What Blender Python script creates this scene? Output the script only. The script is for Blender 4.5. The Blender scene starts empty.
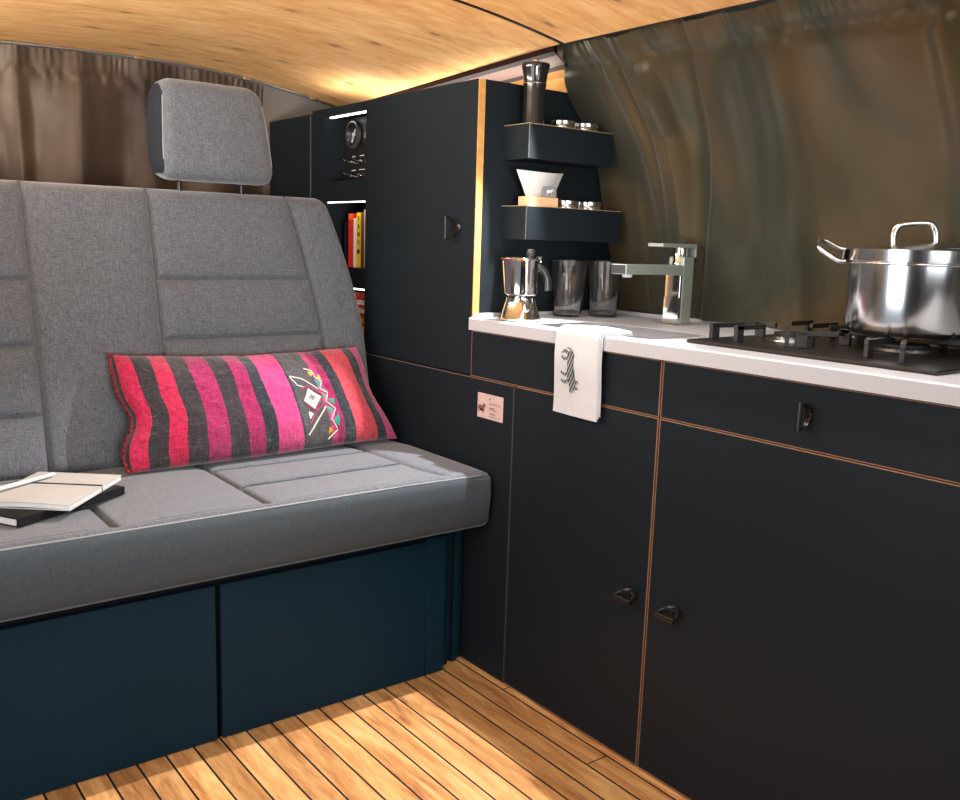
import bpy, bmesh, math, random
from mathutils import Vector, Matrix, noise
random.seed(7)
SC = bpy.context.scene
COL = SC.collection
PI = math.pi

# ------------------------------------------------------------------ materials
def new_mat(name):
    m = bpy.data.materials.new(name); m.use_nodes = True
    nt = m.node_tree; nt.nodes.clear()
    out = nt.nodes.new('ShaderNodeOutputMaterial'); b = nt.nodes.new('ShaderNodeBsdfPrincipled')
    nt.links.new(b.outputs[0], out.inputs[0])
    return m, nt, b, out
def setp(b, base=None, rough=None, metal=None, spec=None, trans=None, ior=None, coat=None, sheen=None):
    if base is not None: b.inputs['Base Color'].default_value = (*base, 1)
    if rough is not None: b.inputs['Roughness'].default_value = rough
    if metal is not None: b.inputs['Metallic'].default_value = metal
    if spec is not None: b.inputs['Specular IOR Level'].default_value = spec
    if trans is not None: b.inputs['Transmission Weight'].default_value = trans
    if ior is not None: b.inputs['IOR'].default_value = ior
    if coat is not None: b.inputs['Coat Weight'].default_value = coat
    if sheen is not None: b.inputs['Sheen Weight'].default_value = sheen
def nd(nt, t, **kw):
    n = nt.nodes.new(t)
    for k, v in kw.items():
        if k in n.inputs.keys(): n.inputs[k].default_value = v
        else: setattr(n, k, v)
    return n
def coords(nt, scale=(1,1,1), rot=(0,0,0), loc=(0,0,0), kind='Object'):
    tc = nt.nodes.new('ShaderNodeTexCoord'); mp = nt.nodes.new('ShaderNodeMapping')
    mp.inputs['Scale'].default_value = scale; mp.inputs['Rotation'].default_value = rot; mp.inputs['Location'].default_value = loc
    nt.links.new(tc.outputs[kind], mp.inputs[0]); return mp.outputs[0]
def noise_n(nt, vec, scale=5, detail=3, rough=.5, dist=0):
    n = nt.nodes.new('ShaderNodeTexNoise'); n.inputs['Scale'].default_value = scale
    n.inputs['Detail'].default_value = detail; n.inputs['Roughness'].default_value = rough; n.inputs['Distortion'].default_value = dist
    nt.links.new(vec, n.inputs['Vector']); return n.outputs['Fac']
def ramp(nt, fac, stops, interp='LINEAR'):
    r = nt.nodes.new('ShaderNodeValToRGB'); r.color_ramp.interpolation = interp
    el = r.color_ramp.elements
    while len(el) < len(stops): el.new(0.5)
    for e, (p, c) in zip(el, stops):
        e.position = p; e.color = (*c, 1) if len(c) == 3 else c
    nt.links.new(fac, r.inputs[0]); return r.outputs[0]
def math_n(nt, op, a, b=None, c=None):
    n = nt.nodes.new('ShaderNodeMath'); n.operation = op
    for i, v in enumerate((a, b, c)):
        if v is None: continue
        if isinstance(v, (int, float)): n.inputs[i].default_value = v
        else: nt.links.new(v, n.inputs[i])
    return n.outputs[0]
def mix(nt, fac, a, b, mode='MIX'):
    n = nt.nodes.new('ShaderNodeMix'); n.data_type = 'RGBA'; n.blend_type = mode
    for s, v in ((n.inputs[0], fac), (n.inputs[6], a), (n.inputs[7], b)):
        if isinstance(v, (int, float)): s.default_value = v
        elif isinstance(v, tuple): s.default_value = (*v, 1)
        else: nt.links.new(v, s)
    return n.outputs[2]
def bump(nt, b, h, strength=.3, dist=.002):
    n = nt.nodes.new('ShaderNodeBump'); n.inputs['Strength'].default_value = strength; n.inputs['Distance'].default_value = dist
    nt.links.new(h, n.inputs['Height']); nt.links.new(n.outputs[0], b.inputs['Normal'])
def srgb(r, g, b):
    f = lambda c: (c/255/12.92) if c/255 <= .04045 else ((c/255+.055)/1.055)**2.4
    return (f(r), f(g), f(b))

def plain(name, base, rough=.5, metal=0, spec=.5, var=.08, scale=30, bumpy=0, **kw):
    m, nt, b, o = new_mat(name); setp(b, base, rough, metal, spec, **kw)
    v = coords(nt); f = noise_n(nt, v, scale, 3)
    lo = tuple(max(0, c*(1-var)) for c in base); hi = tuple(min(1, c*(1+var)) for c in base)
    nt.links.new(ramp(nt, f, [(.3, lo), (.7, hi)]), b.inputs['Base Color'])
    if bumpy: bump(nt, b, noise_n(nt, v, scale*12, 2), bumpy, .0006)
    return m

M = {}
M['laminate'] = plain('black_laminate', (.0085,.0125,.0165), .55, 0, .14, .06, 3, .05)
M['laminate_in'] = plain('black_board', (.012,.012,.014), .5, 0, .4)
M['base_blue'] = plain('blue_grey_laminate', (.0045,.024,.042), .55, 0, .12, .08, 4)
M['recess'] = plain('dark_recess', (.0025,.0035,.006), .7, 0, .1)
M['edge'] = plain('plywood_edge', srgb(142,104,80), .6, 0, .3, .25, 200)
M['edge_grey'] = plain('grey_edge', (.06,.058,.056), .6, 0, .3)
M['ply'] = plain('pale_plywood_edge', srgb(186,140,80), .55, 0, .3, .12, 60)
M['handle'] = plain('black_metal_pull', (.01,.01,.011), .28, .3, .6)
M['chrome'] = plain('polished_steel', (.78,.77,.75), .07, 1, .5, .02)
M['brushed'] = plain('brushed_steel', (.60,.60,.60), .17, 1, .5, .05, 20)
M['fchrome'] = plain('reflection_tinted_chrome', (.40,.46,.41), .42, .6, .5, .02)  # greenish reflection of curtain and panel painted into the chrome colour
M['black_plastic'] = plain('black_plastic', (.012,.012,.012), .3, 0, .5)
M['gloss_black'] = plain('gloss_black_lacquer', (.012,.012,.013), .12, 0, .6)
M['iron'] = plain('cast_iron', (.03,.028,.027), .45, .3, .5, .2, 60, .2)
M['hob'] = plain('dark_hob_plate', (.035,.03,.029), .3, .6, .5, .1, 20)
M['paper'] = plain('paper', (.55,.55,.55), .8, 0, .3, .04, 60)
M['white_plastic'] = plain('white_plastic', (.55,.56,.56), .25, 0, .5, .02)
M['cream_card'] = plain('cream_card', srgb(170,171,170), .8, 0, .3, .03, 80)
M['black_cover'] = plain('black_book_cover', (.006,.006,.007), .6, 0, .2)
M['tan_wood'] = plain('pale_wood_block', srgb(222,180,138), .6, 0, .3, .1, 40)
M['grey_label'] = plain('grey_label', (.22,.22,.23), .7)
M['maroon'] = plain('dark_maroon_trim', (.009,.0012,.003), .5, 0, .12)
M['pink_trim'] = plain('pale_pink_trim', srgb(98,72,68), .5, 0, .4, .06, 5)
M['van_grey'] = plain('grey_headliner', srgb(120,112,106), .75, 0, .3, .08, 6)
M['van_dark'] = plain('dark_lining', (.03,.03,.03), .8, 0, .3)
M['alu'] = plain('aluminium_rail', (.55,.57,.57), .3, 1, .5)
M['cork_board'] = plain('ply_top_edge', srgb(150,125,95), .6, 0, .3, .1, 100)
M['plaque'] = plain('rose_wood_plaque', srgb(196,168,162), .6, 0, .3, .07, 60)
M['plaque_ink'] = plain('engraved_ink', srgb(120,88,84), .7, 0, .2)
M['tag_white'] = plain('white_print', (.8,.8,.8), .7, 0, .2)
M['cable'] = plain('elastic_black', (.03,.035,.035), .6)
M['stone'] = plain('solid_surface_white', srgb(174,174,178), .45, 0, .4, .05, 250, .04)
M['burner_cap'] = plain('burner_cap', (.02,.02,.02), .5, .2, .4)
M['burner_alu'] = plain('burner_ring', (.3,.29,.28), .35, 1, .5)

def glass_mat():
    m, nt, b, o = new_mat('clear_glass'); setp(b, (1,1,1), 0.0, 0, .5, trans=1, ior=1.45)
    return m
M['glass'] = glass_mat()
def emis(name, col, s):
    m, nt, b, o = new_mat(name); setp(b, (.9,.9,.9), .5)
    b.inputs['Emission Color'].default_value = (*col, 1); b.inputs['Emission Strength'].default_value = s
    return m
M['led'] = emis('led_strip_light', (.93,.95,1), 5)
M['led_soft'] = emis('led_strip_dim', (.93,.95,1), 3.5)
M['led_warm'] = emis('led_strip_warm', (1,.83,.62), 26)

def fabric_mat(name, base, lo=.62, hi=1.3, bs=.35, sh=.25):
    m, nt, b, o = new_mat(name); setp(b, base, .9, 0, .2, sheen=sh)
    a = noise_n(nt, coords(nt, (55,520,520)), 1, 2, .6)
    c = noise_n(nt, coords(nt, (520,55,55)), 1, 2, .6)
    l = noise_n(nt, coords(nt, (1,1,1)), 240, 2, .6)
    s = math_n(nt, 'MULTIPLY', math_n(nt, 'ADD', math_n(nt, 'ADD', a, c), l), 1/3)
    col = ramp(nt, s, [(.36, tuple(x*lo for x in base)), (.64, tuple(min(1, x*hi) for x in base))])
    nt.links.new(col, b.inputs['Base Color']); bump(nt, b, s, bs, .0015)
    return m
M['fabric'] = fabric_mat('grey_woven_upholstery', (.086,.094,.111), .55, 1.45)
M['fabric_shaded'] = fabric_mat('grey_upholstery_in_shade', (.044,.056,.067), .8, 1.2, .15, .08)  # seat cloth again, darkened in colour for the cushion front in shade
M['piping'] = plain('grey_piping', (.22,.225,.235), .8, 0, .2)
M['towel'] = fabric_mat('white_cotton', (.50,.51,.525), .95, 1.05, .3)

def wood_mat(name, c_dark, c_mid, c_light, gscale, knots=True, rough=.42, plank=None, mixw=.72):
    m, nt, b, o = new_mat(name); setp(b, c_mid, rough, 0, .4)
    v = coords(nt, gscale)
    g = noise_n(nt, v, 1, 6, .62, .8)
    g2 = noise_n(nt, coords(nt, tuple(s*4.5 for s in gscale)), 1, 4, .7, .3)
    s = math_n(nt, 'ADD', math_n(nt, 'MULTIPLY', g, mixw), math_n(nt, 'MULTIPLY', g2, 1-mixw))
    col = ramp(nt, s, [(.34, c_dark), (.5, c_mid), (.64, c_light)])
    if knots:
        vo = nt.nodes.new('ShaderNodeTexVoronoi'); vo.voronoi_dimensions = '2D'; vo.inputs['Scale'].default_value = 1
        kv = coords(nt, (2.6,6.5,0), (0,0,.12), (.37,.21,0)); nt.links.new(kv, vo.inputs['Vector'])
        k = ramp(nt, math_n(nt, 'ADD', vo.outputs['Distance'], math_n(nt, 'MULTIPLY', g2, .06)), [(.055, (1,1,1)), (.085, (.3,.3,.3)), (.2, (0,0,0))])
        col = mix(nt, math_n(nt, 'MULTIPLY', k, .8), col, tuple(x*.32 for x in c_dark))
    h = s
    if plank:
        w, off, axis = plank
        tc = nt.nodes.new('ShaderNodeTexCoord'); sp = nt.nodes.new('ShaderNodeSeparateXYZ'); nt.links.new(tc.outputs['Object'], sp.inputs[0])
        q = math_n(nt, 'DIVIDE', math_n(nt, 'ADD', sp.outputs[axis], off), w)
        idx = math_n(nt, 'FLOOR', q); fr = math_n(nt, 'FRACT', q)
        wn = nt.nodes.new('ShaderNodeTexWhiteNoise'); wn.noise_dimensions = '1D'; nt.links.new(idx, wn.inputs['W'])
        tint = ramp(nt, wn.outputs['Value'], [(0, (.72,.66,.58)), (.5, (1,.95,.88)), (1, (1.25,1.2,1.08))])
        col = mix(nt, 1, col, tint, 'MULTIPLY')
        dd = math_n(nt, 'ABSOLUTE', math_n(nt, 'SUBTRACT', fr, .5))
        line = math_n(nt, 'GREATER_THAN', dd, .5-.0021/w)
        # butt joints
        wn2 = nt.nodes.new('ShaderNodeTexWhiteNoise'); wn2.noise_dimensions = '1D'
        nt.links.new(math_n(nt, 'ADD', idx, 31.7), wn2.inputs['W'])
        yy = math_n(nt, 'ADD', math_n(nt, 'DIVIDE', sp.outputs[1], 2.1), math_n(nt, 'MULTIPLY', wn2.outputs['Value'], 1.0))
        fb = math_n(nt, 'ABSOLUTE', math_n(nt, 'SUBTRACT', math_n(nt, 'FRACT', yy), .5))
        line2 = math_n(nt, 'LESS_THAN', fb, .0008)
        ln = math_n(nt, 'MAXIMUM', line, line2)
        col = mix(nt, ln, col, (.012,.012,.012))
        h = math_n(nt, 'SUBTRACT', math_n(nt, 'MULTIPLY', s, .3), math_n(nt, 'MULTIPLY', ln, 1))
    nt.links.new(col, b.inputs['Base Color']); bump(nt, b, h, .25, .0012)
    return m
M['ceil_wood'] = wood_mat('knotty_ceiling_veneer', srgb(206,146,84), srgb(228,174,112), srgb(240,196,138), (2.4,8,8), rough=.8, mixw=.42)
M['side_wood'] = wood_mat('side_lining_veneer', srgb(160,95,45), srgb(206,140,78), srgb(228,172,108), (4,2,9), False)
M['floor_wood'] = wood_mat('teak_deck_planks', srgb(146,94,56), srgb(196,146,94), srgb(222,180,126), (30,4,10), False, .38, (.0555,.0175,0))

def curtain_mat(name, c1, c2, rough=.30, metal=.40):
    m, nt, b, o = new_mat(name); setp(b, c1, rough, metal, .5, sheen=.3)
    f = noise_n(nt, coords(nt, (1,1,.45)), 4.2, 2, .5, .5)
    nt.links.new(ramp(nt, f, [(.42, c1), (.60, c2)]), b.inputs['Base Color'])
    w = noise_n(nt, coords(nt, (1,1,.5)), 14, 3, .5, .3)
    bump(nt, b, w, .18, .012)
    return m
M['curtain_side'] = curtain_mat('olive_satin_curtain', (.172,.120,.056), (.082,.083,.054))  # brown to grey-green zones paint coloured light into the cloth
M['curtain_rear'] = curtain_mat('brown_satin_curtain', (.140,.088,.058), (.075,.052,.040), .45, .12)

# ------------------------------------------------------------------ objects
def root_loc(p):
    while p.parent: p = p.parent
    return Vector(p.location)
def obj(name, bm, mat, parent=None, smooth=None, loc=None):
    """vertices are in world coordinates; a thing's parts are stored relative to the thing's base"""
    me = bpy.data.meshes.new(name)
    off = root_loc(parent) if parent else (Vector(loc) if loc else Vector((0,0,0)))
    bmesh.ops.translate(bm, verts=bm.verts, vec=-off)
    bmesh.ops.recalc_face_normals(bm, faces=bm.faces)
    if smooth:
        for f in bm.faces: f.smooth = True
    bm.to_mesh(me); bm.free()
    if smooth: me.set_sharp_from_angle(angle=math.radians(smooth))
    for m in (mat if isinstance(mat, (list, tuple)) else [mat]): me.materials.append(m)
    o = bpy.data.objects.new(name, me); COL.objects.link(o)
    if parent: o.parent = parent
    elif loc: o.location = loc
    return o
def thing(name, label, cat, loc=(0,0,0), group=None):
    o = bpy.data.objects.new(name, None); COL.objects.link(o); o.location = loc; o.empty_display_size = .05
    return tag(o, label, cat, group)
def tag(o, label, cat, group=None):
    o['label'] = label; o['category'] = cat
    if group: o['group'] = group
    return o
def struct(name, bm, mat, smooth=None):
    o = obj(name, bm, mat, None, smooth); o['kind'] = 'structure'; return o
def dup(root, loc, label=None):
    r = root.copy(); COL.objects.link(r); r.location = loc
    if label: r['label'] = label
    for ch in list(root.children):
        c = ch.copy(); COL.objects.link(c); c.parent = r
        for g in list(ch.children):
            d = g.copy(); COL.objects.link(d); d.parent = c
    return r

def BM(): return bmesh.new()
def box(bm, lo, hi, bev=0, seg=2):
    lo = Vector(lo); hi = Vector(hi)
    r = bmesh.ops.create_cube(bm, size=1)['verts']
    bmesh.ops.scale(bm, verts=r, vec=hi-lo); bmesh.ops.translate(bm, verts=r, vec=(lo+hi)/2)
    if bev:
        es = list({e for v in r for e in v.link_edges})
        bmesh.ops.bevel(bm, geom=es, offset=bev, segments=seg, profile=.5, affect='EDGES')
    return bm
def xbox(bm, lo, hi, mtx, bev=0):
    b2 = BM(); box(b2, lo, hi, bev); b2.transform(mtx)
    me = bpy.data.meshes.new('t'); b2.to_mesh(me); b2.free(); bm.from_mesh(me); bpy.data.meshes.remove(me); return bm
def prism(bm, pts, axis, a0, a1):
    """polygon pts in the two other axes (in xyz order) extruded along axis"""
    def P(p, a):
        if axis == 'x': return (a, p[0], p[1])
        if axis == 'y': return (p[0], a, p[1])
        return (p[0], p[1], a)
    A = [bm.verts.new(P(p, a0)) for p in pts]; B = [bm.verts.new(P(p, a1)) for p in pts]
    n = len(pts); bm.faces.new(A); bm.faces.new(list(reversed(B)))
    for i in range(n): bm.faces.new((A[i], A[(i+1) % n], B[(i+1) % n], B[i]))
    return bm
def lathe(bm, prof, c, n=40, axis='z', close=True):
    """profile (r, h) around a vertical (or other) axis through c"""
    rings = []
    for r, h in prof:
        ring = []
        for i in range(n):
            a = 2*PI*i/n; p = (r*math.cos(a), r*math.sin(a), h)
            if axis == 'x': p = (h, p[0], p[1])
            if axis == 'y': p = (p[0], h, p[1])
            ring.append(bm.verts.new((c[0]+p[0], c[1]+p[1], c[2]+p[2])))
        rings.append(ring)
    for a, b in zip(rings, rings[1:]):
        for i in range(n): bm.faces.new((a[i], a[(i+1) % n], b[(i+1) % n], b[i]))
    if close:
        if prof[0][0] > 1e-6: bm.faces.new(rings[0])
        if prof[-1][0] > 1e-6: bm.faces.new(list(reversed(rings[-1])))
    bmesh.ops.remove_doubles(bm, verts=[v for r in rings for v in r], dist=1e-6)
    return bm
def tube(bm, pts, r, n=10, closed=False, flat=1.0, up=None):
    pts = [Vector(p) for p in pts]; m = len(pts); rings = []
    rr = r if isinstance(r, (list, tuple)) else [r]*m
    prev = None
    for i, p in enumerate(pts):
        a = pts[(i-1) % m] if (closed or i > 0) else p
        b = pts[(i+1) % m] if (closed or i < m-1) else p
        t = (b-a).normalized()
        u = Vector(up) if up else (prev if prev else (Vector((0,0,1)) if abs(t.z) < .9 else Vector((1,0,0))))
        s = t.cross(u).normalized(); u = s.cross(t).normalized(); prev = u
        ring = [bm.verts.new(p + s*(math.cos(2*PI*k/n)*rr[i]) + u*(math.sin(2*PI*k/n)*rr[i]*flat)) for k in range(n)]
        rings.append(ring)
    pairs = list(zip(rings, rings[1:])) + ([(rings[-1], rings[0])] if closed else [])
    for a, b in pairs:
        for k in range(n): bm.faces.new((a[k], a[(k+1) % n], b[(k+1) % n], b[k]))
    if not closed: bm.faces.new(rings[0]); bm.faces.new(list(reversed(rings[-1])))
    return bm
def spline(ctrl, n=8, closed=False):
    P = [Vector(p) for p in ctrl]; m = len(P); out = []
    rng = range(m) if closed else range(m-1)
    for i in rng:
        g = (lambda k: P[k % m]) if closed else (lambda k: P[max(0, min(m-1, k))])
        p0, p1, p2, p3 = g(i-1), g(i), g(i+1), g(i+2)
        for s in range(n):
            t = s/n
            out.append(.5*((2*p1)+(-p0+p2)*t+(2*p0-5*p1+4*p2-p3)*t*t+(-p0+3*p1-3*p2+p3)*t**3))
    if not closed: out.append(P[-1])
    return out
def rbox(lo, hi, r, n, fn=None):
    """soft box: grid faces, rounded corners, then fn(p, nrm) -> p"""
    lo = Vector(lo); hi = Vector(hi); bm = BM(); cache = {}
    def vert(p, nr):
        key = tuple(round(c, 6) for c in p)
        if key in cache: return cache[key]
        q = Vector([min(max(p[i], lo[i]+r), hi[i]-r) for i in range(3)])
        d = p-q
        if d.length > 1e-9:
            nn = d.normalized(); x = q+nn*r
        else: nn = nr; x = p.copy()
        if fn: x = fn(Vector(x), nn)
        cache[key] = bm.verts.new(x); return cache[key]
    for ax in range(3):
        i, j = [k for k in range(3) if k != ax]
        for side in (0, 1):
            nr = Vector((0,0,0)); nr[ax] = 1 if side else -1
            G = []
            for a in range(n[i]+1):
                row = []
                for b in range(n[j]+1):
                    p = Vector((0,0,0)); p[ax] = hi[ax] if side else lo[ax]
                    p[i] = lo[i]+(hi[i]-lo[i])*a/n[i]; p[j] = lo[j]+(hi[j]-lo[j])*b/n[j]
                    row.append(vert(p, nr))
                G.append(row)
            for a in range(n[i]):
                for b in range(n[j]):
                    f = [G[a][b], G[a+1][b], G[a+1][b+1], G[a][b+1]]
                    if len(set(f)) == 4: bm.faces.new(f)
    return bm
def poly_flat(bm, pts3):
    f = bm.faces.new([bm.verts.new(p) for p in pts3])
    bmesh.ops.triangulate(bm, faces=[f]); return bm
def plate(bm, pts3, nrm, t):
    """flat polygon with thickness t along nrm"""
    vs = [bm.verts.new(p) for p in pts3]; f = bm.faces.new(vs)
    r = bmesh.ops.triangulate(bm, faces=[f], ngon_method='EAR_CLIP')
    ex = bmesh.ops.extrude_face_region(bm, geom=r['faces'])
    bmesh.ops.translate(bm, verts=[g for g in ex['geom'] if isinstance(g, bmesh.types.BMVert)], vec=Vector(nrm)*t)
    return bm
def text_bm(s, size, mtx, depth=.0004):
    cu = bpy.data.curves.new('txt', 'FONT'); cu.body = s; cu.size = size; cu.extrude = depth; cu.align_x = 'CENTER'; cu.align_y = 'CENTER'
    o = bpy.data.objects.new('txt', cu); COL.objects.link(o)
    dg = bpy.context.evaluated_depsgraph_get(); me = bpy.data.meshes.new_from_object(o.evaluated_get(dg))
    bm = BM(); bm.from_mesh(me); bm.transform(mtx)
    bpy.data.objects.remove(o); bpy.data.curves.remove(cu); bpy.data.meshes.remove(me)
    return bm
BULL = [(-.03,.52),(.02,.60),(.1,.63),(.35,.61),(.56,.63),(.68,.70),(.74,.72),(.72,.82),(.77,.86),(.80,.74),(.88,.74),(.90,.82),(.94,.80),(.93,.70),(.97,.60),(1.04,.52),(1.0,.47),(.9,.5),(.84,.47),(.78,.36),(.74,.28),(.82,.17),(.79,.02),(.73,.02),(.75,.14),(.66,.26),(.62,.15),(.66,.02),(.60,.0),(.56,.15),(.55,.30),(.32,.29),(.24,.30),(.27,.16),(.23,.02),(.17,.02),(.19,.15),(.13,.26),(.06,.15),(.09,.0),(.03,.0),(-.01,.16),(.02,.34),(-.03,.42),(-.06,.28),(-.08,.3),(-.06,.48)]

# ------------------------------------------------------------------ camera
yaw, pitch, roll, fpx = -0.6561, -0.1697, 0.032, 920.62
r_ = Vector((0.79526,-0.60545,0.03152)); u_ = Vector((0.07763,0.15325,0.98513)); f_ = Vector((0.60128,0.78099,-0.16888))
cam = bpy.data.cameras.new('camera'); co = bpy.data.objects.new('camera', cam); COL.objects.link(co)
co.matrix_world = Matrix(((r_.x,u_.x,-f_.x,-1.2807),(r_.y,u_.y,-f_.y,-1.6735),(r_.z,u_.z,-f_.z,1.012),(0,0,0,1)))
cam.sensor_fit = 'HORIZONTAL'; cam.sensor_width = 36; cam.lens = fpx/960*36; cam.clip_start = .02
SC.camera = co

# ------------------------------------------------------------------ setting
WP = [(0,.50),(.6,.49),(.85,.462),(1.06,.405),(1.22,.345),(1.36,.250),(1.455,.168),(1.6,.05)]
def W(z):
    if z <= WP[0][0]: return WP[0][1]
    for (a, xa), (b, xb) in zip(WP, WP[1:]):
        if z <= b:
            i = WP.index((a, xa)); g = lambda k: WP[max(0, min(len(WP)-1, k))]
            t = (z-a)/(b-a); h = b-a
            ma = (g(i+1)[1]-g(i-1)[1])/(g(i+1)[0]-g(i-1)[0])*h; mb = (g(i+2)[1]-g(i)[1])/(g(i+2)[0]-g(i)[0])*h
            return (2*t**3-3*t*t+1)*xa+(t**3-2*t*t+t)*ma+(-2*t**3+3*t*t)*xb+(t**3-t*t)*mb
    return WP[-1][1]
def CZ(x): return 1.497-(.178 if x > -.4 else .07)*(x+.4)**2
YF = -2.3      # front limit of what is built
bm = BM(); box(bm, (-1.45,YF,-.03), (.56,1.13,0)); struct('floor', bm, M['floor_wood'])
def grid(bm, f, us, vs, thick=0):
    G = [[bm.verts.new(f(u, v)) for v in vs] for u in us]
    for i in range(len(us)-1):
        for j in range(len(vs)-1): bm.faces.new((G[i][j], G[i+1][j], G[i+1][j+1], G[i][j+1]))
    return G
def lin(a, b, n): return [a+(b-a)*i/n for i in range(n+1)]
def solid_grid(f, nfun, us, vs, t):
    """sheet with thickness t along nfun(u,v)"""
    bm = BM(); A = grid(bm, f, us, vs); B = grid(bm, lambda u, v: Vector(f(u, v))+Vector(nfun(u, v))*t, us, vs)
    nu, nv = len(us), len(vs)
    for i in range(nu-1):
        for j in (0, nv-1): bm.faces.new((A[i][j], B[i][j], B[i+1][j], A[i+1][j]))
    for j in range(nv-1):
        for i in (0, nu-1): bm.faces.new((A[i][j], A[i][j+1], B[i][j+1], B[i][j]))
    return bm
def XE(y): return .135+.085*max(0, min(1, (y+.06)/.99))
# ceiling: rear panel and front panel, meeting at a dark cross joint
def ceil_f(u, y):
    x = -1.45+(XE(y)+1.45)*u; return Vector((x, y, CZ(x)))
struct('ceiling', solid_grid(ceil_f, lambda u, v: (0,0,1), lin(0,1,48), lin(-.085,1.07,24), .012), M['ceil_wood'], 40)
struct('ceiling', solid_grid(ceil_f, lambda u, v: (0,0,1), lin(0,1,48), lin(YF,-.095,24), .012), M['ceil_wood'], 40)
struct('trim_1', solid_grid(lambda u, y: ceil_f(u, y)+Vector((0,0,-.0015)), lambda u, v: (0,0,1), lin(0,1,48), [-.0952,-.0848], .012), M['maroon'])
# dark edge trim of the ceiling above the cabinets, pale strip and wooden side lining
struct('trim_2', solid_grid(lambda u, y: Vector((XE(y)+.001+.012*u, y, CZ(XE(y))-.012-.006*u)), lambda u, v: (0,0,1), [0,1], lin(-.06,.95,12), .028), M['maroon'])
struct('trim_3', solid_grid(lambda u, y: Vector((XE(y)+.016+.036*u, y, CZ(XE(y))-.006-.024*u)), lambda u, v: (.4,0,.9), [0,1], lin(-.04,1.1,12), .006), M['pink_trim'])
struct('trim_4', solid_grid(lambda u, y: Vector((XE(y)+.052+.006*u, y, CZ(XE(y))-.030-.008*u)), lambda u, v: (.4,0,.9), [0,1], lin(-.04,1.1,12), .008), M['maroon'])
struct('wall_right', solid_grid(lambda z, y: Vector((W(z)+.06, y, z)), lambda u, v: (1,0,0), [0,.6,.85]+lin(.9,1.55,16), lin(YF,.03,3), .02), M['van_grey'])
struct('wall_right', solid_grid(lambda z, y: Vector((W(z)+.06, y, z)), lambda u, v: (1,0,0), [0,.6,.85]+lin(.9,1.47,16), lin(.035,1.13,3), .02), M['side_wood'])
bm = BM(); box(bm, (-1.45,1.13,0), (.56,1.16,1.6)); struct('wall_rear', bm, M['van_grey'])
bm = BM(); box(bm, (-1.48,-.25,0), (-1.452,1.13,1.55)); struct('wall_left', bm, M['van_grey'])
bm = BM(); box(bm, (-1.48,YF,0), (-1.452,-1.55,1.55)); struct('wall_left', bm, M['van_dark'])
bm = BM(); box(bm, (-1.45,YF-.03,0), (.5,YF,.95)); box(bm, (-1.45,YF-.03,1.42), (.5,YF,1.55)); struct('wall_front', bm, M['van_dark'])
# curtain rails (aluminium)
bm = BM(); tube(bm, [(-1.4+1.62*i/30, 1.064, CZ(-1.4+1.62*i/30)-.0055) for i in range(31)], .0045, 8)
rail = tag(obj('curtain_rail', bm, M['alu'], None, 40), 'thin aluminium curtain rail across the rear edge of the wooden ceiling', 'curtain rail')
for x in (-.83,-.42,-.10,.12):
    bm = BM(); box(bm, (x-.010,1.056,CZ(x)-.013), (x+.010,1.066,CZ(x)-.001), .002); obj('clip', bm, M['chrome'], rail)

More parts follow.
